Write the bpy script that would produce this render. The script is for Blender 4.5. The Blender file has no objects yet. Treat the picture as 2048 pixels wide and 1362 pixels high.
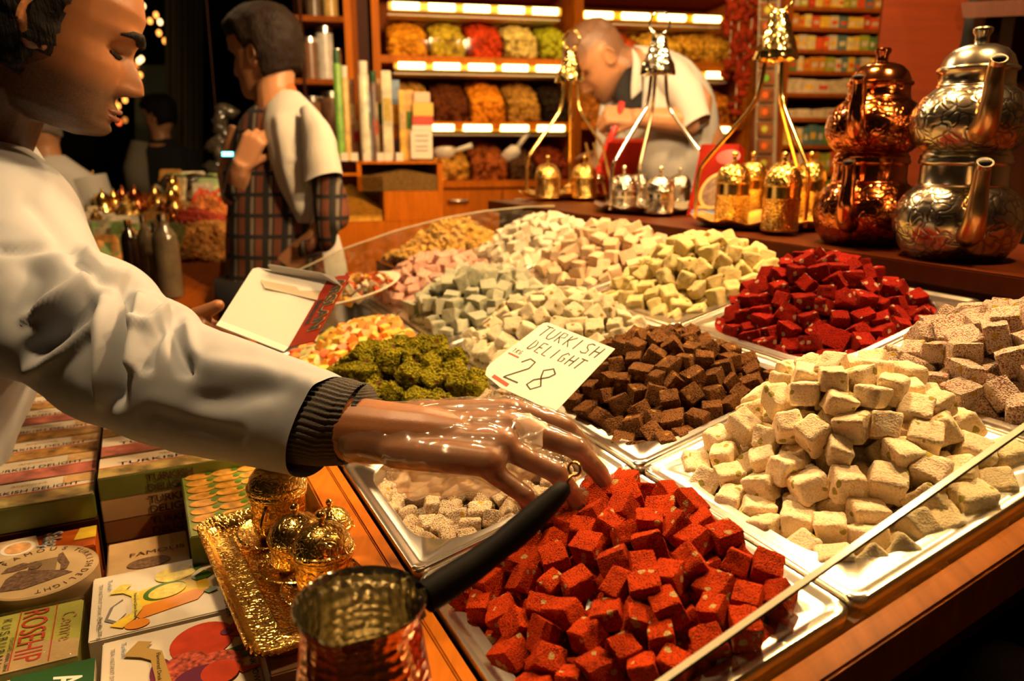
import bpy, bmesh, math, random
import numpy as np
from mathutils import Vector, Matrix, noise

S = bpy.context.scene
COL = S.collection
R = math.radians

# ------------------------------------------------------------------ camera
CAMZ, FPX, PITCH = 1.2, 1536.0, R(14)
cd = bpy.data.cameras.new('camera'); cam = bpy.data.objects.new('camera', cd); COL.objects.link(cam)
cam.location = (0, 0, CAMZ); cam.rotation_euler = (R(90) - PITCH, 0, 0)
cd.sensor_width = 36; cd.lens = 27; cd.clip_start = .05; cd.clip_end = 60
cd.dof.use_dof = True; cd.dof.focus_distance = .72; cd.dof.aperture_fstop = 5.6
S.camera = cam

# ------------------------------------------------------------------ world and exposure
wd = bpy.data.worlds.new('night'); S.world = wd; wd.use_nodes = True
wd.node_tree.nodes['Background'].inputs[0].default_value = (1.0, .62, .30, 1)
wd.node_tree.nodes['Background'].inputs[1].default_value = .005
S.view_settings.view_transform = 'Standard'; S.view_settings.look = 'None'
S.view_settings.exposure = 1.6; S.view_settings.gamma = 1.0; S.view_settings.use_curve_mapping = False

LAMPCOL = (1.0, .65, .31)
def lamp(name, loc, energy, radius=.05, color=LAMPCOL, kind='POINT', parent=None, spot=None, blend=.6, aim=None):
    l = bpy.data.lights.new(name, kind); l.energy = energy; l.color = color
    l.shadow_soft_size = radius
    if kind == 'SPOT': l.spot_size = R(spot or 120); l.spot_blend = blend
    o = bpy.data.objects.new(name, l); COL.objects.link(o); o.location = loc
    if aim is not None: o.rotation_euler = (Vector(aim) - Vector(loc)).to_track_quat('-Z', 'Y').to_euler()
    return o
# pendant lamps over the counter: (position, watts); their shades are built with the fittings
PENDANTS = [((.34, 1.26, 2.0), 17), ((.74, 1.74, 2.0), 10), ((-.06, 1.86, 2.0), 10), ((.72, .90, 2.02), 13), ((-.42, .78, 2.0), 15)]
for k, (p, e) in enumerate(PENDANTS):
    if k == 4: lamp('pendant_light', (p[0], p[1], p[2] - .06), e, .045, kind='SPOT', spot=62, blend=.5, aim=(-.30, .72, .75))  # last one is an added fill spot for the side table boxes
    else: lamp('pendant_light', (p[0], p[1], p[2] - .06), e, .045)
HALL = [((-1.25, 2.6, 2.2), 3.5), ((-.35, 2.3, 2.3), 2.2), ((.75, 2.5, 2.35), 2.2)]
for p, e in HALL:
    lamp('hall_light', p, e, .06)

# ------------------------------------------------------------------ geometry frame
def ray(x, y):
    c, s = math.cos(PITCH), math.sin(PITCH); a = (x - 1024) / FPX; b = -(y - 681) / FPX
    return Vector((a, c + b * s, -s + b * c))
CAM = Vector((0, 0, CAMZ))
def U(x, y, d): return CAM + ray(x, y) * d           # a point d metres in front of the lens plane
def UZ(x, y, z):
    r = ray(x, y); return CAM + r * ((z - CAMZ) / r.z)
def PIX(P):
    v = P - CAM; c, s = math.cos(PITCH), math.sin(PITCH)
    d = v.y * c - v.z * s
    return 1024 + FPX * v.x / d, 681 - FPX * (v.y * s + v.z * c) / d, d
GA = Vector((-.43403, .90090, 0)); GB = Vector((.90090, .43403, 0)); GO = Vector((-.0043, .3636, .8242))
TB = Vector((.87457, .42135, .23996)); TN = TB.cross(GA).normalized()
def G(a, b, z): v = GO + GA * a + GB * b; return Vector((v.x, v.y, z))
def frame(o, x, y, z):
    return Matrix(((x.x, y.x, z.x, o.x), (x.y, y.y, z.y, o.y), (x.z, y.z, z.z, o.z), (0, 0, 0, 1)))
def GM(a, b, z): return frame(G(a, b, z), GB, GA, Vector((0, 0, 1)))
TM = frame(GO, TB, GA, TN)
def T(r, c, n=0): return GO + GA * r + TB * c + TN * n
def fr(o, x, up):
    x = Vector(x).normalized(); up = Vector(up); y = up.cross(x).normalized(); z = x.cross(y)
    return frame(Vector(o), x, y, z)

# ------------------------------------------------------------------ materials
MATS = {}
def _new(name):
    m = bpy.data.materials.new(name); m.use_nodes = True; MATS[name] = m
    return m, m.node_tree.nodes, m.node_tree.links, m.node_tree.nodes['Principled BSDF']
def _coord(N, L, kind='Object'):
    t = N.new('ShaderNodeTexCoord'); return t.outputs[kind]
def lin(c): return tuple((x / 12.92 if x <= .04045 else ((x + .055) / 1.055) ** 2.4) for x in c)
def C4(c): return (c[0], c[1], c[2], 1)
def mat(name, col, rough=.5, metal=0, var=0, vs=20, bump=0, bs=200, spec=.5, emit=0, alpha=1, stretch=None, coat=0, sheen=0):
    if name in MATS: return MATS[name]
    m, N, L, P = _new(name)
    P.inputs['Base Color'].default_value = C4(col); P.inputs['Roughness'].default_value = rough
    P.inputs['Metallic'].default_value = metal; P.inputs['Specular IOR Level'].default_value = spec
    if coat: P.inputs['Coat Weight'].default_value = coat; P.inputs['Coat Roughness'].default_value = .12
    if sheen: P.inputs['Sheen Weight'].default_value = sheen
    if emit:
        P.inputs['Emission Color'].default_value = C4(col); P.inputs['Emission Strength'].default_value = emit
    if alpha < 1: P.inputs['Alpha'].default_value = alpha
    if var or bump:
        co = _coord(N, L)
        mp = N.new('ShaderNodeMapping'); L.new(co, mp.inputs[0])
        if stretch: mp.inputs['Scale'].default_value = stretch
        co = mp.outputs[0]
    if var:
        n = N.new('ShaderNodeTexNoise'); n.inputs['Scale'].default_value = vs; n.inputs['Detail'].default_value = 5
        L.new(co, n.inputs['Vector'])
        r = N.new('ShaderNodeValToRGB'); L.new(n.outputs['Fac'], r.inputs[0])
        r.color_ramp.elements[0].position = .3; r.color_ramp.elements[1].position = .7
        r.color_ramp.elements[0].color = C4([x * (1 - var) for x in col])
        r.color_ramp.elements[1].color = C4([min(1, x * (1 + var)) for x in col])
        L.new(r.outputs[0], P.inputs['Base Color'])
    if bump:
        n = N.new('ShaderNodeTexNoise'); n.inputs['Scale'].default_value = bs; n.inputs['Detail'].default_value = 3
        L.new(co, n.inputs['Vector'])
        b = N.new('ShaderNodeBump'); b.inputs['Strength'].default_value = bump; b.inputs['Distance'].default_value = .004
        L.new(n.outputs['Fac'], b.inputs['Height']); L.new(b.outputs[0], P.inputs['Normal'])
    return m

def wood(name, col, rough=.38, axis=(30, 3, 3), var=.25):
    if name in MATS: return MATS[name]
    m, N, L, P = _new(name)
    co = _coord(N, L); mp = N.new('ShaderNodeMapping'); L.new(co, mp.inputs[0]); mp.inputs['Scale'].default_value = axis
    n = N.new('ShaderNodeTexNoise'); n.inputs['Scale'].default_value = 2.2; n.inputs['Detail'].default_value = 8; n.inputs['Roughness'].default_value = .65
    L.new(mp.outputs[0], n.inputs['Vector'])
    r = N.new('ShaderNodeValToRGB'); L.new(n.outputs['Fac'], r.inputs[0])
    r.color_ramp.elements[0].position = .28; r.color_ramp.elements[1].position = .72
    r.color_ramp.elements[0].color = C4([x * (1 - var) for x in col]); r.color_ramp.elements[1].color = C4([min(1, x * (1 + var)) for x in col])
    L.new(r.outputs[0], P.inputs['Base Color']); P.inputs['Roughness'].default_value = rough; P.inputs['Specular IOR Level'].default_value = .06
    return m

def powder(name, col, dust, nut=None, dustamt=.5, nutamt=.0, rough=.85, side=None, fine=420, bump=.6):
    """a sweet: body colour, a coat of powder in noisy grains, scattered nut pieces"""
    if name in MATS: return MATS[name]
    m, N, L, P = _new(name)
    co = _coord(N, L)
    oi = N.new('ShaderNodeObjectInfo')
    add = N.new('ShaderNodeVectorMath'); add.operation = 'MULTIPLY_ADD'
    comb = N.new('ShaderNodeCombineXYZ')
    for i in range(3): L.new(oi.outputs['Random'], comb.inputs[i])
    L.new(comb.outputs[0], add.inputs[0]); add.inputs[1].default_value = (7, 11, 5); L.new(co, add.inputs[2])
    vec = add.outputs[0]
    g = N.new('ShaderNodeTexNoise'); g.inputs['Scale'].default_value = fine; g.inputs['Detail'].default_value = 2; L.new(vec, g.inputs['Vector'])
    big = N.new('ShaderNodeTexNoise'); big.inputs['Scale'].default_value = 55; big.inputs['Detail'].default_value = 2; L.new(vec, big.inputs['Vector'])
    mx = N.new('ShaderNodeMath'); mx.operation = 'MULTIPLY_ADD'; L.new(g.outputs['Fac'], mx.inputs[0]); mx.inputs[1].default_value = 1.5; mh = N.new('ShaderNodeMath'); mh.operation = 'MULTIPLY'; L.new(big.outputs['Fac'], mh.inputs[0]); mh.inputs[1].default_value = .5; L.new(mh.outputs[0], mx.inputs[2])
    r = N.new('ShaderNodeValToRGB'); L.new(mx.outputs[0], r.inputs[0])
    e = r.color_ramp.elements; e[0].position = 1.0 - (dustamt - .5) * .5 - .21; e[1].position = 1.0 - (dustamt - .5) * .5 + .21
    mix = N.new('ShaderNodeMix'); mix.data_type = 'RGBA'
    L.new(r.outputs[0], mix.inputs['Factor']); mix.inputs['A'].default_value = C4(col); mix.inputs['B'].default_value = C4(dust)
    out = mix.outputs['Result']
    if nut:
        v = N.new('ShaderNodeTexVoronoi'); v.inputs['Scale'].default_value = 62; v.inputs['Randomness'].default_value = 1
        dn = N.new('ShaderNodeTexNoise'); dn.inputs['Scale'].default_value = 120; L.new(vec, dn.inputs['Vector'])
        ma = N.new('ShaderNodeVectorMath'); ma.operation = 'MULTIPLY_ADD'; L.new(dn.outputs['Color'], ma.inputs[0]); ma.inputs[1].default_value = (.006,) * 3; L.new(vec, ma.inputs[2])
        L.new(ma.outputs[0], v.inputs['Vector'])
        sp = N.new('ShaderNodeSeparateColor'); L.new(v.outputs['Color'], sp.inputs[0])
        lt = N.new('ShaderNodeMath'); lt.operation = 'LESS_THAN'; L.new(sp.outputs[0], lt.inputs[0]); lt.inputs[1].default_value = nutamt
        ds = N.new('ShaderNodeMath'); ds.operation = 'LESS_THAN'; L.new(v.outputs['Distance'], ds.inputs[0]); ds.inputs[1].default_value = .42
        mu = N.new('ShaderNodeMath'); mu.operation = 'MULTIPLY'; L.new(lt.outputs[0], mu.inputs[0]); L.new(ds.outputs[0], mu.inputs[1])
        m2 = N.new('ShaderNodeMix'); m2.data_type = 'RGBA'; L.new(mu.outputs[0], m2.inputs['Factor']); L.new(out, m2.inputs['A']); m2.inputs['B'].default_value = C4(nut)
        out = m2.outputs['Result']
    # every piece its own shade
    hs = N.new('ShaderNodeHueSaturation'); mr = N.new('ShaderNodeMapRange'); L.new(oi.outputs['Random'], mr.inputs[0]); mr.inputs[3].default_value = .82; mr.inputs[4].default_value = 1.12
    L.new(mr.outputs[0], hs.inputs['Value']); L.new(out, hs.inputs['Color'])
    L.new(hs.outputs[0], P.inputs['Base Color'])
    P.inputs['Roughness'].default_value = rough; P.inputs['Specular IOR Level'].default_value = .06
    b = N.new('ShaderNodeBump'); b.inputs['Strength'].default_value = bump; b.inputs['Distance'].default_value = .0012
    L.new(mx.outputs[0], b.inputs['Height']); L.new(b.outputs[0], P.inputs['Normal'])
    return m

def engraved(name, col, rough=.2, scale=60, strength=.5, kind='scroll', dark=.5):
    """polished metal with chased ornament or hammer marks as relief"""
    if name in MATS: return MATS[name]
    m, N, L, P = _new(name)
    P.inputs['Metallic'].default_value = 1; P.inputs['Roughness'].default_value = rough
    co = _coord(N, L)
    if kind == 'scroll':
        n = N.new('ShaderNodeTexNoise'); n.inputs['Scale'].default_value = scale * .6; n.inputs['Detail'].default_value = 1; L.new(co, n.inputs['Vector'])
        ma = N.new('ShaderNodeVectorMath'); ma.operation = 'MULTIPLY_ADD'; L.new(n.outputs['Color'], ma.inputs[0]); ma.inputs[1].default_value = (2.2 / scale,) * 3; L.new(co, ma.inputs[2])
        v = N.new('ShaderNodeTexVoronoi'); v.feature = 'DISTANCE_TO_EDGE'; v.inputs['Scale'].default_value = scale; L.new(ma.outputs[0], v.inputs['Vector'])
        r = N.new('ShaderNodeValToRGB'); L.new(v.outputs['Distance'], r.inputs[0]); r.color_ramp.elements[0].position = .02; r.color_ramp.elements[1].position = .16
        h = r.outputs[0]
    else:
        v = N.new('ShaderNodeTexVoronoi'); v.inputs['Scale'].default_value = scale; v.inputs['Randomness'].default_value = .35; L.new(co, v.inputs['Vector'])
        r = N.new('ShaderNodeValToRGB'); L.new(v.outputs['Distance'], r.inputs[0]); r.color_ramp.elements[0].position = .0; r.color_ramp.elements[1].position = .75
        h = r.outputs[0]
    mix = N.new('ShaderNodeMix'); mix.data_type = 'RGBA'; L.new(h, mix.inputs['Factor'])
    mix.inputs['A'].default_value = C4([x * (1 - dark) for x in col]); mix.inputs['B'].default_value = C4(col)
    L.new(mix.outputs['Result'], P.inputs['Base Color'])
    b = N.new('ShaderNodeBump'); b.inputs['Strength'].default_value = strength; b.inputs['Distance'].default_value = .002
    L.new(h, b.inputs['Height']); L.new(b.outputs[0], P.inputs['Normal'])
    return m

def glassy(name, col=(1, 1, 1), fac=.12, rough=.03, tint=.95, bump=0, bs=60):
    """thin clear sheet: see-through with a sheen"""
    if name in MATS: return MATS[name]
    m = bpy.data.materials.new(name); m.use_nodes = True; MATS[name] = m
    N, L = m.node_tree.nodes, m.node_tree.links; N.clear()
    out = N.new('ShaderNodeOutputMaterial'); t = N.new('ShaderNodeBsdfTransparent'); g = N.new('ShaderNodeBsdfGlossy')
    t.inputs[0].default_value = C4([tint * c for c in col]); g.inputs['Roughness'].default_value = rough
    lw = N.new('ShaderNodeLayerWeight'); lw.inputs[0].default_value = .25
    mr = N.new('ShaderNodeMapRange'); L.new(lw.outputs['Facing'], mr.inputs[0]); mr.inputs[3].default_value = fac; mr.inputs[4].default_value = min(1, fac * 4)
    mx = N.new('ShaderNodeMixShader'); L.new(mr.outputs[0], mx.inputs[0]); L.new(t.outputs[0], mx.inputs[1]); L.new(g.outputs[0], mx.inputs[2])
    L.new(mx.outputs[0], out.inputs[0])
    if bump:
        co = _coord(N, L); n = N.new('ShaderNodeTexNoise'); n.inputs['Scale'].default_value = bs; n.inputs['Detail'].default_value = 4; L.new(co, n.inputs['Vector'])
        b = N.new('ShaderNodeBump'); b.inputs['Strength'].default_value = bump; b.inputs['Distance'].default_value = .01
        L.new(n.outputs['Fac'], b.inputs['Height']); L.new(b.outputs[0], g.inputs['Normal'])
    return m

# ------------------------------------------------------------------ mesh building
def wm(o):
    if o is None: return Matrix.Identity(4)
    return wm(o.parent) @ o.matrix_parent_inverse @ o.matrix_basis
def put(o, parent):
    COL.objects.link(o)
    if parent is not None:
        o.parent = parent; o.matrix_parent_inverse = wm(parent).inverted()
    return o
def tag(o, label=None, cat=None, group=None, kind=None):
    if label: o['label'] = label
    if cat: o['category'] = cat
    if group: o['group'] = group
    if kind: o['kind'] = kind
    return o
def thing(name, loc, label, cat, group=None, M=None):
    o = bpy.data.objects.new(name, None); COL.objects.link(o); o.empty_display_size = .02
    if M is not None: o.matrix_basis = M
    else: o.location = loc
    return tag(o, label, cat, group)
def copy_tree(o, M=None, label=None, group=None, parent=None):
    c = o.copy(); COL.objects.link(c)
    if parent is not None: c.parent = parent; c.matrix_parent_inverse = o.matrix_parent_inverse.copy()
    if M is not None: c.matrix_basis = M
    if label: c['label'] = label
    if group: c['group'] = group
    for ch in [k for k in bpy.data.objects if k.parent is o]: copy_tree(ch, parent=c)
    return c

class MB:
    def __init__(s): s.v = []; s.f = []
    def add(s, vs, fs, M=None):
        k = len(s.v)
        s.v += [(M @ Vector(p) if M is not None else Vector(p)) for p in vs]
        s.f += [tuple(i + k for i in f) for f in fs]
        return s
    def box(s, lo, hi, M=None):
        (x0, y0, z0), (x1, y1, z1) = lo, hi
        return s.add([(x0, y0, z0), (x1, y0, z0), (x1, y1, z0), (x0, y1, z0), (x0, y0, z1), (x1, y0, z1), (x1, y1, z1), (x0, y1, z1)],
                     [(0, 3, 2, 1), (4, 5, 6, 7), (0, 1, 5, 4), (1, 2, 6, 5), (2, 3, 7, 6), (3, 0, 4, 7)], M)
    def hexa(s, p):   # eight corners, bottom four then top four
        return s.add(p, [(0, 3, 2, 1), (4, 5, 6, 7), (0, 1, 5, 4), (1, 2, 6, 5), (2, 3, 7, 6), (3, 0, 4, 7)])
    def rings(s, rs, cap0=True, cap1=True, closed=True, M=None):
        n = len(rs[0]); vs = [p for r in rs for p in r]; fs = []
        for i in range(len(rs) - 1):
            for j in range(n if closed else n - 1):
                a, b = i * n + j, i * n + (j + 1) % n
                fs.append((a, b, b + n, a + n))
        if cap0: fs.append(tuple(range(n - 1, -1, -1)))
        if cap1: k = (len(rs) - 1) * n; fs.append(tuple(range(k, k + n)))
        return s.add(vs, fs, M)
    def lathe(s, prof, n=28, M=None, cap0=False, cap1=False, fn=None):
        rs = []
        for r, z in prof:
            ring = []
            for j in range(n):
                a = 2 * math.pi * j / n; q = fn(a, r, z) if fn else (r, z)
                ring.append((q[0] * math.cos(a), q[0] * math.sin(a), q[1]))
            rs.append(ring)
        return s.rings(rs, cap0, cap1, True, M)
    def tube(s, pts, rad, n=8, cap=True, M=None):
        pts = [Vector(p) for p in pts]
        if not hasattr(rad, '__len__'): rad = [rad] * len(pts)
        t = (pts[1] - pts[0]).normalized(); u = t.orthogonal().normalized(); rs = []
        for i, p in enumerate(pts):
            t = (pts[min(i + 1, len(pts) - 1)] - pts[max(i - 1, 0)]).normalized()
            u = (u - t * u.dot(t)).normalized(); w = t.cross(u)
            rs.append([p + (u * math.cos(2 * math.pi * j / n) + w * math.sin(2 * math.pi * j / n)) * rad[i] for j in range(n)])
        return s.rings(rs, cap, cap, True, M)
    def ball(s, c, r, n=12, m=8, M=None):
        r = r if hasattr(r, '__len__') else (r, r, r); c = Vector(c)
        rs = [[c + Vector((r[0] * math.sin(math.pi * i / m) * math.cos(2 * math.pi * j / n), r[1] * math.sin(math.pi * i / m) * math.sin(2 * math.pi * j / n), -r[2] * math.cos(math.pi * i / m))) for j in range(n)] for i in range(1, m)]
        k = len(s.v); s.rings(rs, False, False, True, M)
        b = [c + Vector((0, 0, -r[2])), c + Vector((0, 0, r[2]))]
        top = len(s.v); s.v += [(M @ p if M is not None else p) for p in b]
        e = k + (m - 2) * n
        for j in range(n):
            s.f.append((top, k + (j + 1) % n, k + j)); s.f.append((top + 1, e + j, e + (j + 1) % n))
        return s
    def capsule(s, a, b, ra, rb, n=10, M=None):
        a, b = Vector(a), Vector(b); t = (b - a).normalized(); pts, rad = [], []
        for k in range(4):
            q = math.pi / 2 * (1 - k / 4.0); pts.append(a - t * ra * math.sin(q)); rad.append(max(ra * math.cos(q), ra * .05))
        pts += [a, b]; rad += [ra, rb]
        for k in range(1, 5):
            q = math.pi / 2 * k / 4.0; pts.append(b + t * rb * math.sin(q)); rad.append(max(rb * math.cos(q), rb * .05))
        return s.tube(pts, rad, n, True, M)
    def prism(s, poly, z0, z1, M=None):
        n = len(poly)
        return s.rings([[(x, y, z0) for x, y in poly], [(x, y, z1) for x, y in poly]], True, True, True, M)
    def mesh(s, name, smooth=None, bevel=0, seg=2):
        me = bpy.data.meshes.new(name); me.from_pydata([tuple(p) for p in s.v], [], s.f); me.update()
        if bevel:
            bm = bmesh.new(); bm.from_mesh(me)
            bmesh.ops.bevel(bm, geom=[e for e in bm.edges if len(e.link_faces) == 2 and e.calc_face_angle() > .5], offset=bevel, segments=seg, affect='EDGES', clamp_overlap=True)
            bm.to_mesh(me); bm.free()
            if smooth is None: smooth = 35
        if smooth:
            me.shade_smooth()
            if smooth is not True: me.set_sharp_from_angle(angle=R(smooth))
        return me
    def build(s, name, m, parent=None, smooth=None, bevel=0, seg=2):
        me = s.mesh(name, smooth, bevel, seg)
        if m is not None: me.materials.append(m)
        return put(bpy.data.objects.new(name, me), parent)
def struct(o): return tag(o, kind='structure')

def cat(vals, t):   # Catmull-Rom through rows
    vals = np.asarray(vals, float); n = len(vals); x = t * (n - 1); i = min(int(x), n - 2); f = x - i
    p0, p1, p2, p3 = vals[max(i - 1, 0)], vals[i], vals[i + 1], vals[min(i + 2, n - 1)]
    return .5 * (2 * p1 + (p2 - p0) * f + (2 * p0 - 5 * p1 + 4 * p2 - p3) * f * f + (3 * p1 - p0 - 3 * p2 + p3) * f ** 3)
def loft(st, n=24, steps=24, fold=None, mb=None, cap=True, power=2.0):
    """cross sections from pairs of outline points: (x1, y1, x2, y2, distance, depth ratio)"""
    secs = []
    for i in range(steps + 1):
        x1, y1, x2, y2, d, q = cat(st, i / steps)
        a, b = U(x1, y1, d), U(x2, y2, d); secs.append(((a + b) / 2, (a - b) / 2, q))
    rs = []
    for i, (c, h, q) in enumerate(secs):
        t = (secs[min(i + 1, steps)][0] - secs[max(i - 1, 0)][0]).normalized()
        o = t.cross(h).normalized() * h.length * q; ring = []
        for j in range(n):
            a = 2 * math.pi * j / n; ca, sa = math.cos(a), math.sin(a)
            ex = 2.0 / power
            p = c + h * (abs(ca) ** ex * (1 if ca >= 0 else -1)) + o * (abs(sa) ** ex * (1 if sa >= 0 else -1))
            if fold: p = p + (p - c).normalized() * fold(i / steps, a, p)
            ring.append(p)
        rs.append(ring)
    mb = mb or MB()
    return mb.rings(rs, cap, cap)
def remesh(mb, name, voxel, smooth=4, factor=.5):
    me = mb.mesh(name); o = bpy.data.objects.new(name, me); COL.objects.link(o)
    md = o.modifiers.new('r', 'REMESH'); md.mode = 'VOXEL'; md.voxel_size = voxel; md.use_smooth_shade = True
    if smooth:
        sm = o.modifiers.new('s', 'SMOOTH'); sm.iterations = smooth; sm.factor = factor
    dg = bpy.context.evaluated_depsgraph_get(); ev = o.evaluated_get(dg)
    out = bpy.data.meshes.new_from_object(ev); bpy.data.objects.remove(o); bpy.data.meshes.remove(me)
    out.shade_smooth(); out.name = name
    return out
def text(s, M, size, m, parent, name='lettering', align='LEFT', sx=1.0, bold=0, extrude=0):
    cu = bpy.data.curves.new(name, 'FONT'); cu.body = s; cu.size = size; cu.align_x = align; cu.resolution_u = 3
    cu.offset = bold; cu.extrude = extrude
    cu.materials.append(m); o = bpy.data.objects.new(name, cu); o.matrix_basis = M @ Matrix.Diagonal((sx, 1, 1, 1)); 
    COL.objects.link(o); W = o.matrix_basis.copy()
    o.parent = parent; o.matrix_parent_inverse = wm(parent).inverted()
    return o
def decal(poly, M, m, parent, z=.0004, name='print', thick=.0003):
    return MB().prism(poly, z, z + thick, M).build(name, m, parent)
def ell(cx, cy, rx, ry, n=24, a0=0, a1=360, rot=0):
    out = []
    for k in range(n if a1 - a0 >= 360 else n + 1):
        a = R(a0 + (a1 - a0) * k / n); x, y = rx * math.cos(a), ry * math.sin(a); c, s = math.cos(R(rot)), math.sin(R(rot))
        out.append((cx + x * c - y * s, cy + x * s + y * c))
    return out
def rrect(w, h, rad, k=6, cx=0, cy=0):
    out = []
    for (sx, sy, a0) in ((1, 1, 0), (-1, 1, 90), (-1, -1, 180), (1, -1, 270)):
        for i in range(k + 1):
            a = R(a0 + 90 * i / k); out.append((cx + sx * (w / 2 - rad) + rad * math.cos(a), cy + sy * (h / 2 - rad) + rad * math.sin(a)))
    return out

# ------------------------------------------------------------------ room shell
M_floor = mat('floor_stone', (.10, .055, .03), .5, var=.3, vs=3)
M_ceil = mat('ceiling_paint', (.10, .055, .03), .9)
M_wall = mat('wall_plaster', (.16, .075, .03), .9, var=.2, vs=4)
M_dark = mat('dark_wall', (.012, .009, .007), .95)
struct(MB().box((-5, -2.2, -.05), (3.2, 8, 0)).build('floor', M_floor))
struct(MB().box((-5, -2.2, 2.8), (3.2, 8, 2.85)).build('ceiling', M_ceil))
struct(MB().box((3.2, -2.2, 0), (3.25, 8, 2.8)).build('wall_right', M_wall))
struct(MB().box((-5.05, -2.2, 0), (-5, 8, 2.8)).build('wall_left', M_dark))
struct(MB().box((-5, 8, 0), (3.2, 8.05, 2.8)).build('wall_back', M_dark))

# ------------------------------------------------------------------ sweets counter
W_or = wood('orange_wood', (.42, .125, .009), .36)
W_red = wood('red_brown_wood', (.065, .013, .003), .4)
W_dk = wood('dark_wood', (.05, .014, .006), .4)
STEEL = mat('brushed_steel', (.74, .70, .62), .24, 1, bump=.03, bs=900)
TR = [-.009, .256, .531, .805, 1.068, 1.33]; TC = [.032, .275, .534, .805]

cn = thing('sweets_counter', G(.6, .4, 0), 'sloping orange wood sweets counter holding rows of steel trays', 'counter')
AZ = Matrix.Identity(4)
# left rail, with its groove
MB().box((-.012, -.06, .70), (.016, 1.40, .834), GM(0, 0, 0)).build('side_rail', W_or, cn, bevel=.002)
MB().box((.0172, -.06, .70), (.029, 1.40, .833), GM(0, 0, 0)).build('rail_lip', W_or, cn, bevel=.0015)
MB().box((.0162, -.06, .70), (.017, 1.40, .829), GM(0, 0, 0)).build('rail_groove', W_dk, cn)
# front rail following the slope
MB().box((-.02, -.034, -.045), (.84, -.012, -.006), TM).build('front_rail', W_or, cn, bevel=.002)
MB().box((0, -.034, 0), (.805, -.02, .70), GM(0, 0, 0)).build('front_panel', W_dk, cn)
MB().box((-.012, -.05, 0), (0, 1.40, .70), GM(0, 0, 0)).build('side_panel', W_dk, cn)
MB().box((-.012, 1.352, 0), (.805, 1.37, .80), GM(0, 0, 0)).build('end_panel', W_or, cn)
MB().box((0, -.02, -.075), (.83, 1.34, -.065), TM).build('deck', W_dk, cn)
# bearers between the columns
for i, c in enumerate(TC[1:3]):
    MB().box((c - .006, -.01, -.065), (c + .006, 1.335, -.008), TM).build('bearer', W_dk, cn)
GL = glassy('counter_glass', (.96, .98, .93), .06, .02, .93)
GE = mat('glass_edge', (.55, .52, .36), .25, spec=.6)
def on_plane(x, y, P, n):
    r = ray(x, y); return CAM + r * ((P - CAM).dot(n) / r.dot(n))
def guard(edge, r, nm, dz0):
    P = T(r, 0); tops = [on_plane(x, y, P, GA) for x, y in edge]
    g = MB(); k = len(tops); vs = []
    for t in tops:
        b = (t - GO).dot(GB) / .9708
        vs.append((t, T(r, b, dz0)))
    th = GA * .005
    rs = [[t, bt, bt + th, t + th] for t, bt in vs]
    g.rings(rs, True, True)
    o = g.build('glass_guard', GL, cn)
    e = MB(); rs = [[t + TN * .0012, t - TN * .0012, t - TN * .0012 + th, t + TN * .0012 + th] for t, _ in vs]
    e.rings(rs, True, True).build('polished_edge', GE, o)
    return o
guard([(1180, 1475), (1340, 1362), (1520, 1235), (1700, 1108), (1880, 981), (2048, 862), (2220, 740)], -.018, 'front', -.02)
guard([(545, 562), (607, 536), (690, 497), (790, 462), (890, 436), (970, 422), (1048, 414), (1110, 412)], 1.345, 'far', -.03)

# riser shelf along the top of the slope
SH = Vector((.734, .672, 0)); SHZ = 1.0495
def SM(s, p, z): v = SH + GA * s + GB * p; return frame(Vector((v.x, v.y, z)), GB, GA, Vector((0, 0, 1)))
sh = thing('riser_shelf', SM(.6, .2, 0).translation, 'red-brown wooden riser shelf above the sloping trays', 'shelf')
MB().box((0, -.55, SHZ - .028), (.34, 1.86, SHZ), SM(0, 0, 0)).build('board', W_red, sh, bevel=.002)
MB().box((.03, -.58, 0), (.05, 1.84, SHZ - .03), SM(0, 0, 0)).build('riser_panel', W_dk, sh)
MB().box((.30, -.58, 0), (.32, 1.84, SHZ - .03), SM(0, 0, 0)).build('back_panel', W_dk, sh)
MB().box((.05, 1.82, 0), (.30, 1.84, SHZ - .03), SM(0, 0, 0)).build('end_panel', W_or, sh)

# ------------------------------------------------------------------ steel trays
def tray_mesh(w, h):
    mb = MB(); rs = []
    def ring(ins, rad, z, bias=0): rs.append([(x, y, z) for x, y in rrect(w - 2 * ins, h - 2 * ins, rad, 7)])
    ring(.0012, .010, -.010); ring(.0005, .010, -.001); ring(.0025, .010, .0022); ring(.007, .009, .0024); ring(.0105, .008, .0002)
    ring(.013, .008, .0006); ring(.0205, .060, .0004); ring(.0225, .060, -.003); ring(.026, .060, -.030); ring(.036, .052, -.046); ring(.075, .02, -.047)
    mb.rings(rs, False, True)
    return mb.mesh('steel_tray', 50)
tray_names = {(0, 0): 'chilli-red nut sweets', (0, 1): 'big peach-white cubes', (0, 2): 'pinkish nut cubes beside the teapots', (1, 0): 'sugared beige cubes under the gloved hand',
    (1, 1): 'cocoa-brown cubes', (1, 2): 'dark red cubes', (2, 0): 'green pistachio lumps', (2, 1): 'cream walnut cubes', (2, 2): 'yellow cubes',
    (3, 0): 'small coloured jelly cubes', (3, 1): 'pale grey-green cubes', (3, 2): 'pale peach cubes', (4, 0): 'the white plate', (4, 1): 'pale pink cubes', (4, 2): 'small white cubes at the far glass'}
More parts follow.
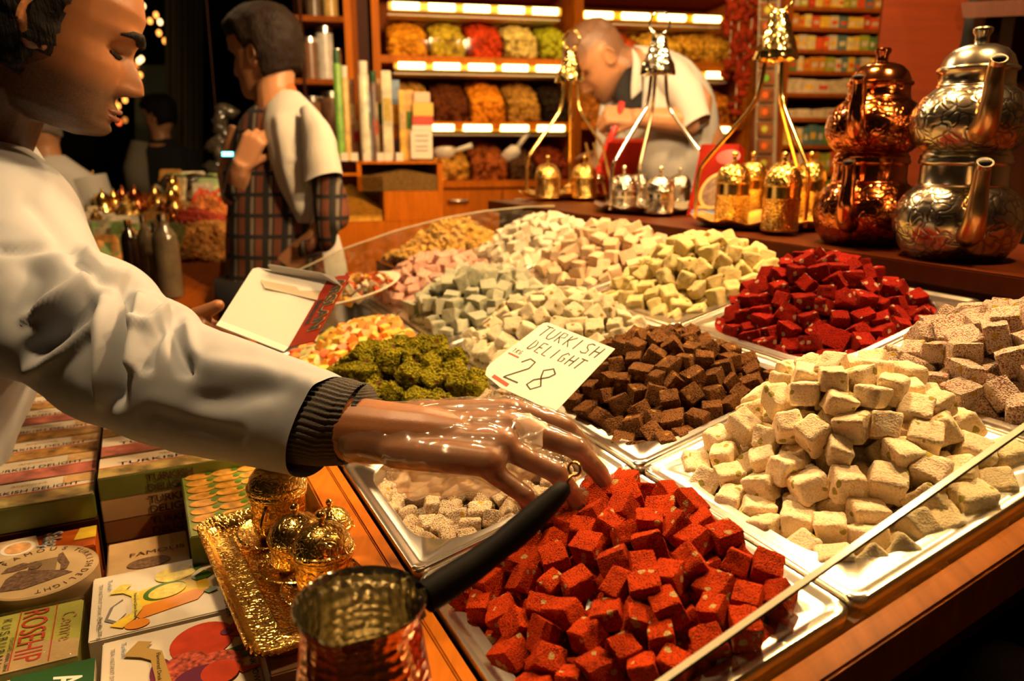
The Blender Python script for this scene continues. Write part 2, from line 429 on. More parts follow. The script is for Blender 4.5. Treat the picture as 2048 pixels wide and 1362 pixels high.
for (r, c), nm in tray_names.items():
    w, h = TC[c + 1] - TC[c] - .0025, TR[r + 1] - TR[r] - .0025
    me = tray_mesh(w, h); me.materials.append(STEEL)
    o = bpy.data.objects.new('steel_tray', me); COL.objects.link(o)
    o.matrix_basis = TM @ Matrix.Translation(((TC[c] + TC[c + 1]) / 2, (TR[r] + TR[r + 1]) / 2, 0))
    tag(o, 'stainless steel counter tray %s %s' % ('under' if (r, c) == (4, 0) else 'holding', nm), 'tray', 'steel trays of the counter')

# ------------------------------------------------------------------ sweets
def cube_mesh(seed, rnd=.16, lump=.03, cuts=5, freq=3.0, tri=0):
    rg = random.Random(seed); bm = bmesh.new(); bmesh.ops.create_cube(bm, size=1.0)
    bmesh.ops.subdivide_edges(bm, edges=bm.edges[:], cuts=cuts, use_grid_fill=True)
    sc = Vector((rg.uniform(.88, 1.12), rg.uniform(.88, 1.12), rg.uniform(.78, 1.0)))
    shx, shy = rg.uniform(-.14, .14), rg.uniform(-.14, .14); tp = rg.uniform(-.12, .12); off = Vector((rg.uniform(0, 50), rg.uniform(0, 50), seed * 3.1))
    tw = rg.uniform(-.12, .12)
    for v in bm.verts:
        p = v.co.copy(); ib = .5 - rnd
        q = Vector([max(-ib, min(ib, t)) for t in p]); d = p - q
        if d.length > 1e-6: p = q + d.normalized() * rnd
        k = 1 + tp * p.z * 2
        p = Vector((p.x * k * sc.x + shx * p.z, p.y * k * sc.y + shy * p.z, p.z * sc.z))
        a = tw * p.z; p = Vector((p.x * math.cos(a) - p.y * math.sin(a), p.x * math.sin(a) + p.y * math.cos(a), p.z))
        nv = noise.noise_vector(p * freq + off) * lump + noise.noise_vector(p * freq * 2.7 + off) * lump * .5 + noise.noise_vector(p * 11 + off) * .018
        v.co = p + nv
    me = bpy.data.meshes.new('sweet'); bm.to_mesh(me); bm.free(); me.shade_smooth(); me.set_sharp_from_angle(angle=R(48))
    me.materials.append(None)
    return me
CRISP = [cube_mesh(i, .07, .035, 8, 2.6) for i in range(9)]
SOFT = [cube_mesh(20 + i, .13, .05, 8, 2.4) for i in range(9)]
LUMP = [cube_mesh(40 + i, .16, .10, 9, 3.2) for i in range(8)]
LITE = [cube_mesh(60 + i, .10, .04, 2, 2.6) for i in range(7)]

def pile(name, label, group, row, col, size, peak, H, sig, mats, shapes, base=.015, seed=1, low=True, wild=.5, keep=None, inset=.026):
    rg = np.random.RandomState(seed); rd = random.Random(seed)
    x0, x1, y0, y1 = TC[col] + inset, TC[col + 1] - inset, TR[row] + inset, TR[row + 1] - inset
    x0b, x1b, y0b, y1b = TC[col], TC[col + 1], TR[row], TR[row + 1]
    px, py = x0b + peak[0] * (x1b - x0b), y0b + peak[1] * (y1b - y0b); sx, sy = sig[0] * (x1b - x0b), sig[1] * (y1b - y0b)
    floor = -.046 + size * .42
    def h(x, y):
        q = ((x - px) / sx) ** 2 + ((y - py) / sy) ** 2
        return max(floor, floor + base + (H) * math.exp(-q * .5))
    pts = []
    for layer in range(3 if H > .05 else 2):
        got = []; drop = layer * size * .82; md = size * (.95 if layer == 0 else 1.02); A_ = np.zeros((0, 3))
        for _ in range(9000 if layer == 0 else 4000):
            x, y = rg.uniform(x0, x1), rg.uniform(y0, y1)
            cx, cy = min(x - x0, x1 - x), min(y - y0, y1 - y)
            if cx < .035 and cy < .035 and (.035 - cx) ** 2 + (.035 - cy) ** 2 > .035 ** 2: continue
            if keep and not keep((x - x0b) / (x1b - x0b), (y - y0b) / (y1b - y0b)): continue
            z = h(x, y) - drop + rg.uniform(-.1, .1) * size
            if layer and z < floor - size * .2: continue
            z = max(z, floor - .004); p = np.array((x, y, z))
            if len(got) == 0 or ((A_ - p) ** 2).sum(1).min() > md * md: got.append(p); A_ = np.vstack((A_, p))
        pts += got
        if layer == 0: first = list(got)
    P = np.array(pts)
    for it in range(14):                       # let the pieces settle apart
        D = P[:, None] - P[None]; L = np.sqrt((D ** 2).sum(-1)) + 1e-9; np.fill_diagonal(L, 9)
        push = np.clip(size * 1.0 - L, 0, None) / L * .22
        P = P + (D * push[..., None]).sum(1) * np.array((1, 1, .4)); P[:, 2] = np.maximum(P[:, 2], floor - .004)
        P[:, 0] = np.clip(P[:, 0], x0b + .018, x1b - .018); P[:, 1] = np.clip(P[:, 1], y0b + .018, y1b - .018)
    n = 0; made = []; nsurf = len(first)
    for p in P[:300]:
        me = rd.choice(shapes); o = bpy.data.objects.new(name, me); COL.objects.link(o)
        if rd.random() < wild: rot = Matrix.Rotation(rd.uniform(0, 6.3), 4, 'Z') @ Matrix.Rotation(rd.gauss(0, .55), 4, 'X') @ Matrix.Rotation(rd.gauss(0, .55), 4, 'Y')
        else: rot = Matrix.Rotation(rd.uniform(0, 6.3), 4, 'Z') @ Matrix.Rotation(rd.gauss(0, .2), 4, 'X') @ Matrix.Rotation(rd.gauss(0, .2), 4, 'Y')
        if rd.random() < .3: rot = rot @ Matrix.Rotation(R(90), 4, 'X')
        s = size * rd.uniform(.92, 1.08)
        o.matrix_basis = TM @ Matrix.Translation(p) @ rot @ Matrix.Scale(s, 4)
        o.material_slots[0].link = 'OBJECT'; o.material_slots[0].material = mats[rd.randrange(len(mats))]
        tag(o, label, 'sweet', group); made.append((PIX(TM @ Vector(p)), o))
    vis = [q for q in made[:nsurf] if 10 < q[0][0] < 2030 and q[0][1] < 1340]
    top_ = min(vis, key=lambda q: q[0][1])[1]; top_['label'] = 'topmost ' + label
    rt_ = max((q for q in vis if q[1] is not top_), key=lambda q: q[0][0])[1]; rt_['label'] = 'rightmost ' + label
    return P
# powders are generated in each piece's own unit space (a piece is one unit wide)
K = 1
def pw(*a, **k): k.setdefault('fine', 26); return powder(*a, **k)
def fixscale(m, k=.032):
    for n in m.node_tree.nodes:
        if n.type in ('TEX_NOISE', 'TEX_VORONOI') and n.inputs['Scale'].default_value > 50: n.inputs['Scale'].default_value *= k * (1.6 if n.type == 'TEX_VORONOI' else 1)
        if n.type == 'VECT_MATH' and tuple(n.inputs[1].default_value)[0] < .1: n.inputs[1].default_value = (.2,) * 3
        if n.type == 'BUMP': n.inputs['Distance'].default_value = .05
    return m
P_red = fixscale(pw('chilli_powder', (.16, .012, .004), (.66, .060, .005), (.62, .42, .16), .52, .13, fine=21))
P_white = fixscale(pw('peach_white', (.86, .60, .31), (.96, .82, .55), (.42, .36, .08), .62, .09, fine=14, bump=.25))
P_pink2 = fixscale(pw('pink_nut', (.42, .15, .11), (.82, .66, .50), (.62, .42, .08), .55, .18, fine=16))
P_grey = fixscale(pw('beige_sugar', (.34, .19, .09), (.84, .68, .47), (.66, .40, .05), .55, .14, fine=15))
P_cocoa = fixscale(pw('cocoa', (.060, .021, .006), (.235, .105, .034), (.42, .24, .05), .50, .07, fine=15))
P_dred = fixscale(pw('dark_red', (.10, .005, .003), (.36, .014, .004), (.60, .38, .22), .5, .16, fine=20))
P_green = fixscale(pw('pistachio_crumb', (.10, .095, .006), (.50, .43, .018), (.26, .13, .03), .56, .16, fine=9, bump=1.0))
P_cream = fixscale(pw('cream_walnut', (.82, .68, .36), (.92, .84, .60), (.40, .28, .06), .8, .12, fine=20))
P_yel = fixscale(pw('yellow_sweet', (.86, .64, .18), (.94, .82, .42), (.45, .32, .06), .6, .07, fine=20))
P_gg = fixscale(pw('grey_green', (.42, .46, .32), (.62, .65, .50), None, .7, 0, fine=20))
P_peach = fixscale(pw('pale_peach', (.86, .50, .26), (.92, .72, .48), None, .7, 0, fine=20))
P_pink = fixscale(pw('pale_pink', (.85, .30, .22), (.90, .60, .47), None, .55, 0, fine=20))
P_snow = fixscale(pw('snow_white', (.88, .76, .50), (.95, .89, .70), None, .8, 0, fine=20))
def jelly(name, col):
    m = mat(name, col, .45, var=.15, vs=4); P = m.node_tree.nodes['Principled BSDF']
    P.inputs['Subsurface Weight'].default_value = .0; return m
J = [jelly('jelly_orange', (.85, .26, .03)), jelly('jelly_green', (.42, .50, .10)), jelly('jelly_yellow', (.85, .52, .08)), jelly('jelly_amber', (.82, .40, .06)), jelly('jelly_coral', (.78, .16, .05)), jelly('jelly_pale', (.66, .60, .26))]

pile('chilli_sweet', 'chilli-red powdered nut cube in the front corner tray', 'chilli-red cubes in the front tray', 0, 0, 0.0209, (.66, .56), .046, (.38, .38), [P_red], CRISP, .026, 3)
pile('peach_sweet', 'large peach-white powdered cube in the front tray behind the glass', 'peach-white cubes in the front tray', 0, 1, 0.0245, (.66, .62), .088, (.25, .26), [P_white], SOFT, .020, 4, wild=.7)
pile('pink_nut_sweet', 'pinkish sugar-dusted nut cube in the tray below the silver teapot', 'pinkish nut cubes', 0, 2, 0.0263, (.52, .55), .056, (.34, .3), [P_pink2], CRISP, .02, 5)
pile('beige_sweet', 'small sugared beige cube with yellow nuts in the tray under the hand', 'sugared beige cubes', 1, 0, 0.0196, (.72, .70), .060, (.22, .22), [P_grey], SOFT, .014, 6)
pile('cocoa_sweet', 'cocoa-dusted brown cube in the tray beside the price card', 'cocoa-brown cubes', 1, 1, 0.0210, (.56, .64), .056, (.30, .30), [P_cocoa], CRISP, .022, 7)
pile('dark_red_sweet', 'dark red cube with white nut flecks in the tray below the copper teapot', 'dark red cubes', 1, 2, 0.0230, (.62, .66), .085, (.27, .26), [P_dred], CRISP, .012, 8)
pile('pistachio_sweet', 'lumpy sweet coated in green pistachio crumbs', 'green pistachio lumps', 2, 0, 0.0296, (.52, .60), .070, (.30, .30), [P_green], LUMP, .026, 9)
pile('walnut_sweet', 'cream-white cube with walnut pieces behind the price card', 'cream walnut cubes', 2, 1, 0.0243, (.55, .62), .062, (.32, .32), [P_cream], SOFT, .022, 10, wild=.7)
pile('yellow_sweet', 'pale yellow powdered cube below the gold cup stand', 'yellow cubes', 2, 2, 0.0259, (.60, .52), .085, (.28, .28), [P_yel], SOFT, .016, 11, wild=.7)
pile('jelly_sweet', 'small soft jelly cube in orange, yellow or green beside the open carton', 'coloured jelly cubes', 3, 0, 0.0163, (.62, .55), .040, (.32, .35), J, LITE, .03, 12, keep=lambda u, v: u > .12)
pile('grey_green_sweet', 'pale grey-green powdered cube behind the cream ones', 'pale grey-green cubes', 3, 1, 0.0262, (.50, .62), .072, (.32, .32), [P_gg], CRISP, .02, 13)
pile('pale_peach_sweet', 'pale peach powdered cube in the tray before the gold cup stands', 'pale peach cubes', 3, 2, 0.0262, (.60, .62), .072, (.32, .32), [P_peach], CRISP, .02, 14)
pile('pink_sweet', 'pale pink powdered cube by the far glass guard', 'pale pink cubes', 4, 1, 0.0256, (.55, .55), .060, (.34, .34), [P_pink], CRISP, .022, 15)
pile('white_sweet', 'small snow-white cube in the tray at the far glass guard', 'snow-white cubes', 4, 2, 0.0228, (.55, .60), .072, (.32, .32), [P_snow], CRISP, .022, 16)

# ------------------------------------------------------------------ plate of mixed sweets
PORC = mat('porcelain', (.82, .76, .62), .18, spec=.6)
pm = TM @ Matrix.Translation((.235, 1.175, .030))
pl = MB().lathe([(.0, .004), (.055, .004), (.075, .012), (.098, .020), (.099, .022), (.096, .023), (.074, .016), (.055, .008), (.0, .008)], 40, pm).build('plate', PORC, None, 40)
tag(pl, 'white porcelain plate with chopped mixed sweets', 'plate')
rg = random.Random(5)
PM = [pw_ for pw_ in (fixscale(pw('mix_red', (.35, .03, .01), (.55, .10, .02), (.7, .5, .2), .5, .2)), fixscale(pw('mix_orange', (.62, .22, .02), (.80, .45, .08), (.7, .5, .2), .5, .2)), P_cream, P_grey, fixscale(pw('mix_brown', (.3, .1, .02), (.5, .25, .06), (.4, .4, .05), .5, .2)))]
for k in range(95):
    a = rg.uniform(0, 6.3); q = .083 * math.sqrt(rg.random()); z = .014 + .026 * max(0, 1 - q / .085) + rg.uniform(0, .004)
    o = bpy.data.objects.new('sweet_piece', rg.choice(LUMP + CRISP)); COL.objects.link(o)
    o.matrix_basis = pm @ Matrix.Translation((q * math.cos(a), q * math.sin(a), z)) @ Matrix.Rotation(rg.uniform(0, 6), 4, Vector((rg.random(), rg.random(), rg.random() + .1)).normalized()) @ Matrix.Scale(rg.uniform(.011, .019), 4)
    o.material_slots[0].link = 'OBJECT'; o.material_slots[0].material = PM[0] if (q * math.cos(a) > .03 and rg.random() < .5) else rg.choice(PM)
    tag(o, 'chopped piece of mixed sweet heaped on the white plate', 'sweet', 'chopped sweets on the plate')
# yellow nut flakes heaped beyond the glass
def flakes(name, M, w, h, hgt, n, sz, m, seed, parent=None):
    rg = random.Random(seed); mb = MB()
    for k in range(n):
        x, y = rg.uniform(-1, 1), rg.uniform(-1, 1); z = hgt * math.exp(-1.2 * (x * x + y * y)) * rg.uniform(.8, 1) ; s = sz * rg.uniform(.6, 1.2)
        Q = M @ Matrix.Translation((x * w / 2, y * h / 2, z)) @ Matrix.Rotation(rg.uniform(0, 6), 4, Vector((rg.random() - .5, rg.random() - .5, rg.random())).normalized())
        mb.box((-s, -s * .7, -s * .3), (s, s * .7, s * .3), Q)
    o = mb.build(name, m, parent); return o
nb = thing('nut_bin', G(1.545, .59, 0), 'wooden bin of yellow nut flakes beyond the far glass guard', 'bin')
MB().box((.42, 1.375, 0), (.76, 1.72, .905), GM(0, 0, 0)).build('box', W_or, nb)
o = tag(flakes('nut_flakes', GM(1.545, .59, .90), .31, .32, .125, 1500, .011, mat('yellow_nut', (.62, .36, .07), .7, var=.4, vs=40), 3), 'yellow nut flakes heaped in the bin beyond the glass', 'nut flakes', kind='stuff')

# ------------------------------------------------------------------ side table with packets
tb = thing('side_table', G(.6, -.19, 0), 'low wooden side table full of packets beside the counter', 'table')
MB().box((-.375, .02, .665), (-.013, 1.5, .70), GM(0, 0, 0)).build('table_top', W_dk, tb, bevel=.002)
for a in (.06, 1.44):
    for b in (-.35, -.05):
        MB().box((b - .02, a - .02, 0), (b + .02, a + .02, .665), GM(0, 0, 0)).build('leg', W_dk, tb)
MB().box((-.231, .668, .70), (-.016, 1.48, .784), GM(0, 0, 0)).build('step', W_dk, tb)
MB().box((-.372, .648, .70), (-.236, 1.48, .768), GM(0, 0, 0)).build('step', W_dk, tb)

INK = mat('ink_black', (.012, .010, .010), .6); INKB = mat('ink_brown', (.10, .035, .015), .6); INKR = mat('ink_red', (.55, .05, .02), .5)
CARD_W = mat('card_white', (.80, .72, .58), .3, coat=.3); CARD_B = mat('card_beige', (.56, .40, .20), .55, var=.12, vs=30)
GREEN = mat('print_green', (.16, .20, .03), .35, var=.25, vs=18); LEAF = mat('print_leaf', (.06, .18, .02), .3); DGREEN = mat('print_dark_green', (.02, .08, .02), .35)
YEL = mat('print_yellow', (.85, .60, .05), .3, var=.15, vs=60); LEMON = mat('print_lemon', (.80, .68, .12), .3, var=.2, vs=160); ORA = mat('print_orange', (.80, .28, .03), .3)
POM = mat('print_pomegranate', (.62, .06, .02), .3, var=.3, vs=40); POMS = mat('print_seeds', (.55, .10, .06), .3, var=.7, vs=220); PURP = mat('print_purple', (.18, .03, .08), .3)
LIME = mat('print_lime', (.46, .46, .10), .3, var=.2, vs=14); RED = mat('print_red', (.50, .05, .02), .35); WHITE = mat('print_white', (.82, .76, .66), .35)
GOLDP = mat('print_gold', (.55, .36, .10), .4, .3); GREYP = mat('print_grey', (.22, .20, .18), .3); BLUE = mat('print_blue', (.10, .22, .40), .35)
NUTS = mat('print_nuts', (.42, .24, .07), .4, var=.75, vs=55); NUTS2 = mat('print_pistachio', (.34, .26, .09), .4, var=.7, vs=45); ROSE = mat('print_roses', (.50, .16, .12), .4, var=.6, vs=40)
BAKL = mat('print_baklava', (.52, .26, .04), .35, var=.5, vs=70)
DOWN = Matrix(((0, 1, 0, 0), (-1, 0, 0, 0), (0, 0, 1, 0), (0, 0, 0, 1)))     # text running towards the camera
FRONT = Matrix(((1, 0, 0, 0), (0, 0, -1, 0), (0, 1, 0, 0), (0, 0, 0, 1)))    # text on the face towards the camera
def at(M, x, y, z=0): return M @ Matrix.Translation((x, y, z))
def carton(name, label, a0, a1, b0, b1, z0, z1, m, cat='box', group=None, side=None):
    Mx = GM(a0, b0, z0); t = thing(name, None, label, cat, group, M=Mx); w, l, h = b1 - b0, a1 - a0, z1 - z0
    MB().box((0, 0, 0), (w, l, h), Mx).build('carton', side or m, t, bevel=.0012)
    if side: MB().box((.001, .001, h), (w - .001, l - .001, h + .0004), Mx).build('lid', m, t)
    return t, at(Mx, 0, 0, h + .0004), w, l, h
GLD = engraved('gold_engraved', (.96, .62, .16), .20, 170, .32, 'scroll', .35); GLP = mat('gold_plain', (.96, .63, .18), .16, 1)

# lemon drink box
t, m, w, l, h = carton('drink_powder_box', 'white drink powder box printed with lemons and a juice glass', .388, .506, -.236, -.045, .70, .765, CARD_W)
m = m @ Matrix.Diagonal((.78, 1, 1, 1))
decal([(.05, .03), (.055, .07), (.11, .082), (.135, .072), (.14, .05), (.125, .036)], m, YEL, t, .0001, 'printed_glass')
decal([(.046, .028), (.056, .018), (.122, .03), (.135, .046), (.12, .05), (.06, .04)], m, ORA, t, .0003, 'printed_juice')
decal(ell(.10, .091, .026, .016, 24, rot=6), m, LEMON, t, .0006, 'printed_lemon')
decal(ell(.085, .060, .026, .015, 24, rot=10), m, LEAF, t, .0007, 'printed_lime'); decal(ell(.088, .058, .023, .0125, 24, rot=10), m, LEMON, t, .0011, 'printed_lemon')
for pts in ([(.118, .098), (.135, .115), (.142, .112), (.138, .098), (.125, .088)], [(.118, .073), (.135, .085), (.146, .074), (.138, .068), (.124, .066)], [(.13, .042), (.142, .048), (.148, .040), (.136, .036)]):
    decal(pts, m, LEAF, t, .0008, 'printed_leaf')
decal([(.020, .075), (.034, .090), (.046, .086), (.040, .078), (.054, .068), (.058, .034), (.050, .020), (.042, .020), (.048, .036), (.046, .062), (.036, .072)], m, LEMON, t, .0012, 'printed_ribbon')
decal([(.022, .016), (.044, .030), (.050, .020), (.036, .008)], m, YEL, t, .0010, 'printed_ribbon'); decal(ell(.052, .010, .014, .008), m, ORA, t, .0006, 'printed_mint')
decal([(.016, .028), (.022, .05), (.036, .062), (.040, .034), (.03, .018)], m, GREYP, t, .0002, 'printed_spoon'); decal([(.020, .03), (.026, .05), (.037, .058), (.04, .034), (.03, .022)], m, WHITE, t, .0005, 'printed_spoon')
decal([(.157, .028), (.165, .026), (.165, .009), (.157, .010)], m, YEL, t, .0002, 'printed_stripe')
text('FLAVOURED DRINK POWDER', at(m, .152, .108, .0006) @ DOWN, .0092, INK, t); text('TEA INSTANT DRINK POWDER', at(m, .008, .100, .0006) @ DOWN, .0062, GREYP, t); text('Net Wt. 300 g', at(m, .010, .036, .0006) @ DOWN, .0062, INK, t)
text('Turkish', at(m, .018, .106, .0006) @ DOWN, .0075, BLUE, t); text('Flavoured Drink Powder', at(m, .049, .066, .0018) @ DOWN, .0048, INK, t)
# pomegranate drink box
t, m, w, l, h = carton('drink_powder_box', 'white drink powder box printed with red pomegranates', .262, .381, -.224, -.030, .70, .765, CARD_W)
m = m @ Matrix.Diagonal((.78, 1, 1, 1))
decal(ell(.105, .082, .036, .028, 28, rot=12), m, POM, t, .0004, 'printed_pomegranate')
decal([(.132, .092), (.150, .104), (.146, .092), (.158, .090), (.146, .082), (.148, .074), (.134, .080)], m, POM, t, .0008, 'printed_calyx'); decal(ell(.133, .086, .008, .005), m, PURP, t, .0012, 'printed_calyx')
decal(ell(.082, .050, .026, .018, 20, rot=20), m, POMS, t, .0012, 'printed_seeds'); decal(ell(.118, .040, .026, .020, 20), m, POMS, t, .0010, 'printed_seeds'); decal(ell(.10, .026, .030, .018), m, PURP, t, .0014, 'printed_fig')
decal(ell(.118, .028, .020, .016), m, POM, t, .0018, 'printed_fig'); decal(ell(.06, .048, .012, .022), m, PURP, t, .0007, 'printed_seeds')
decal([(.132, .030), (.165, .024), (.14, .020)], m, POM, t, .0009, 'printed_calyx')
for pts in ([(.125, .058), (.150, .062), (.166, .056), (.148, .052)], [(.128, .047), (.150, .053), (.164, .046), (.146, .042)]): decal(pts, m, LEAF, t, .0006, 'printed_leaf')
decal([(.022, .086), (.038, .104), (.052, .098), (.046, .090), (.062, .080), (.070, .030), (.058, .0), (.048, .0), (.054, .040), (.050, .070), (.040, .078)], m, GOLDP, t, .0020, 'printed_ribbon')
text('TEA INSTANT DRINK POWDER', at(m, .009, .104, .0006) @ DOWN, .0062, GREYP, t); text('Turkish', at(m, .020, .110, .0006) @ DOWN, .0075, BLUE, t); text('Flavoured Drink Powder', at(m, .056, .078, .0026) @ DOWN, .0062, INK, t)
text('FLAVOURED DRINK POWDER', at(m, .150, .108, .0006) @ DOWN, .0090, INK, t)
# rosehip box
t, m, w, l, h = carton('rosehip_tea_box', 'lime green and beige rosehip tea box in clear film', .368, .468, -.345, -.243, .70, .766, LIME)
decal([(.0, .0), (.0, .035), (.03, .025), (.07, .04), (w, .028), (w, 0)], m, CARD_B, t, .0001, 'print_band')
for x in (.049, .079): decal([(x, .002), (x + .0009, .002), (x + .0009, .098), (x, .098)], m, INKR, t, .0006, 'print_line')
text('ROSEHIP', at(m, .052, .097, .0008) @ DOWN, .031, INKR, t, sx=.74); text('K U Ş B U R N U', at(m, .036, .090, .0008) @ DOWN, .0105, INK, t, sx=1.05)
text('FLAVOURED HERBAL DRINK', at(m, .0455, .055, .0008) @ DOWN, .0042, INK, t); text('Cemre', at(m, .085, .08, .0008) @ DOWN, .018, GOLDP, t); decal(ell(.026, .078, .006, .008), m, POM, t, .0005, 'printed_rosehip')
MB().box((-.0008, -.0008, 0), (w + .0008, l + .0008, h + .0022), GM(.368, -.345, .70)).build('film_wrap', glassy('cling_film', (1, 1, .95), .10, .08, .96, .5, 90), t)
# green and white box
t, m, w, l, h = carton('herbal_tea_box', 'white and dark green tea box with white lettering at the lower corner', .225, .352, -.390, -.228, .70, .770, CARD_W)
decal([(.070, .0), (.074, .10), (.082, .092), (.086, .115), (.094, .1), (.10, .127), (w, .127), (w, 0)], m, DGREEN, t, .0003, 'print_panel')
text('Arslan', at(m, .132, .112, .0008) @ DOWN, .030, WHITE, t, bold=.0006, sx=.85); decal(ell(.025, .095, .024, .016, rot=20), m, GREEN, t, .0004, 'printed_leaf'); decal(ell(.052, .100, .016, .010, rot=60), m, LEAF, t, .0008, 'printed_leaf'); decal(ell(.006, .09, .008, .008), m, PURP, t, .0010, 'printed_berry')
# round box
rb = thing('round_sweet_box', G(.528, -.284, .70), 'round beige sweet box with a dark engraved-style picture', 'box')
Mx = GM(.528, -.284, .70)
MB().lathe([(.0, 0), (.052, 0), (.052, .045), (.0535, .045), (.0535, .074), (.052, .0755), (0, .0755)], 48, Mx).build('carton', CARD_B, rb, 40)
m = at(Mx, 0, 0, .0757)
def arc_text(s, rad, a0, a1, size):
    for k, ch in enumerate(s):
        if ch == ' ': continue
        a = R(a0 + (a1 - a0) * k / (len(s) - 1))
        text(ch, m @ Matrix.Translation((rad * math.cos(a), rad * math.sin(a), .0004)) @ Matrix.Rotation(a - R(90), 4, 'Z'), size, INKB, rb, align='CENTER')
arc_text('FAMOUS', .042, 140, 65, .0105); arc_text('TURKISH', .042, 46, -12, .0095); arc_text('DELIGHT', .042, -26, -88, .0095)
rg = random.Random(2)
ENG = mat('engraving_print', (.16, .09, .05), .6, var=.6, vs=260)
decal([(-.034, -.030), (-.030, -.006), (-.020, .006), (-.010, .004), (.002, -.002), (.022, -.010), (.030, -.018), (.010, -.026), (-.012, -.034)], m, ENG, rb, .0002, 'printed_scene')
decal([(-.036, .008), (-.032, .018), (-.018, .024), (-.010, .018), (-.014, .010), (-.024, .008)], m, ENG, rb, .0002, 'printed_scene'); decal(ell(-.006, .012, .006, .008), m, ENG, rb, .0006, 'printed_scene')
decal([(.014, .028), (.018, .032), (.022, .018), (.026, .004), (.024, -.008), (.018, -.010), (.018, .004), (.014, .014)], m, ENG, rb, .0002, 'printed_scene')
for k in range(16):
    y = -.006 + k * .0018; decal([(-.012, y), (.014, y + .001), (.014, y + .0013), (-.012, y + .0004)], m, INKB, rb, .0003, 'printed_line')
MB().lathe([(.052, .03), (.0525, .03)], 4, Mx)
# beige square box behind it
t, m, w, l, h = carton('beige_sweet_box', 'square beige sweet box with FAMOUS printed on its lid', .510, .606, -.226, -.142, .70, .752, CARD_B)
text('FAMOUS', at(m, .022, .052, .0004), .0125, INKB, t, sx=1.2); decal(ell(.042, .032, .022, .012), m, ENG, t, .0002, 'printed_scene')
# salep box
t, m, w, l, h = carton('salep_box', 'shiny orange and brown salep drink box', .588, .640, -.345, -.2375, .70, .764, mat('print_salep', (.45, .09, .01), .25, var=.8, vs=22))
decal([(.0, .0), (.0, .05), (.045, .052), (.055, .0)], m, mat('print_cream', (.60, .45, .28), .3, var=.3, vs=60), t, .0002, 'print_panel'); decal(ell(.030, .026, .017, .017), m, WHITE, t, .0005, 'printed_cup'); decal(ell(.030, .026, .013, .013), m, mat('print_foam', (.66, .36, .14), .4, var=.4, vs=90), t, .0009, 'printed_drink')
decal([(.085, .02), (.09, .05), (.1075, .05), (.1075, .02)], m, YEL, t, .0002, 'print_glow')
text('Salep', at(m, .055, .050, .0008) @ DOWN, .024, BLUE, t, bold=.0012, sx=.75); text('Salep', at(m, .0565, .050, .0014) @ DOWN, .024, WHITE, t, bold=.0003, sx=.75)
# stacks of long boxes: faces and lids
def long_box(a0, b0, b1, z0, kind, label, depth=.070, ht=.029, lid=True, two=False):
    nm = {'green': GREEN, 'beige': CARD_B, 'brown': mat('card_brown', (.30, .15, .05), .45), 'dark': mat('card_dark', (.16, .07, .03), .45)}[kind]
    t, m, w, l, h = carton('turkish_delight_box', label, a0, a0 + depth, b0, b1, z0, z0 + ht, CARD_W if lid else nm, 'box', 'long boxes on the side table', side=nm)
    if lid:
        pic = {'green': NUTS2, 'beige': NUTS, 'brown': ROSE, 'dark': NUTS}[kind]
        MB().box((.001, .001, .0002), (w - .001, l * .44, .0006), m).build('picture_print', pic, t)
        MB().box((.001, l * .44, .0002), (w - .001, l * .475, .0007), m).build('print_line', INKR, t)
        text('TURKISH DELIGHT', at(m, w * .10, l * .52, .0006), .0135, INK, t, sx=(w * .86) / .125); text('Alişmercik', at(m, w * .32, l * .78, .0006), .009, GOLDP, t)
        MB().box((w * .74, l * .62, .0002), (w * .99, l * .97, .0006), m).build('picture_print', mat('print_peachy', (.62, .40, .18), .4, var=.35, vs=60), t)
    if two:
        F = GM(a0 - .0011, b0, z0) @ FRONT
        text('TURKISH', F @ Matrix.Translation((.052, .0155, .0)), .0135, INKB, t, sx=1.02, bold=.0003); text('DELIGHT', F @ Matrix.Translation((.052, .0025, .0)), .0135, INKB, t, sx=1.02, bold=.0003)
    return t
order = ['dark', 'brown', 'beige', 'green']
for k in range(4):
    long_box(.585 + .072 if k < 9 else 0, -.232, -.118 if k < 3 else -.016, .700 + k * .0287, order[k], ['dark brown long box at the bottom of the stack with TURKISH DELIGHT on its side', 'brown long box second from the bottom of the stack', 'beige long box just under the green one in the stack', 'green-sided long box on top of the stack beside the baklava box'][k], .010 if False else .068, .0285, lid=(k == 3), two=True)
kinds = ['brown', 'beige', 'brown', 'green', 'beige', 'dark', 'beige']
for k in range(6):
    long_box(.730 + k * .0745, -.231, -.017, .785, kinds[k], '%s long sweet box lid in the row behind the green-sided box, %s from it' % (['rose-pictured', 'nut-pictured', 'rosy', 'pistachio-pictured', 'almond-pictured', 'walnut-pictured'][k], ['first', 'second', 'third', 'fourth', 'fifth', 'sixth'][k]), .0735, .030)
kinds = ['green', 'brown', 'beige', 'beige', 'brown', 'beige', 'dark', 'beige']
for k in range(8):
    long_box(.650 + k * .0765, -.372, -.237, .769, kinds[k], '%s long sweet box in the row nearest the seller, %s from the salep box' % (['pistachio-pictured', 'rose-pictured', 'nut-pictured', 'almond-pictured', 'rosy', 'hazelnut-pictured', 'walnut-pictured', 'pale'][k], ['first', 'second', 'third', 'fourth', 'fifth', 'sixth', 'seventh', 'last'][k]), .0755, .031)
# baklava box
t, m, w, l, h = carton('baklava_box', 'box printed with rows of golden baklava rolls', .486, .654, -.1405, -.020, .70, .800, GREEN)
for i in range(8):
    for j in range(3):
        x, y = .020 + j * .031, .010 + i * .0205
        decal(ell(x, y + .008, .0158, .0098, 14), m, BAKL, t, .0002 + .0001 * ((i + j) % 2), 'printed_roll'); decal(ell(x + .012, y + .011, .0042, .004, 8), m, LEAF, t, .0008, 'printed_nut')
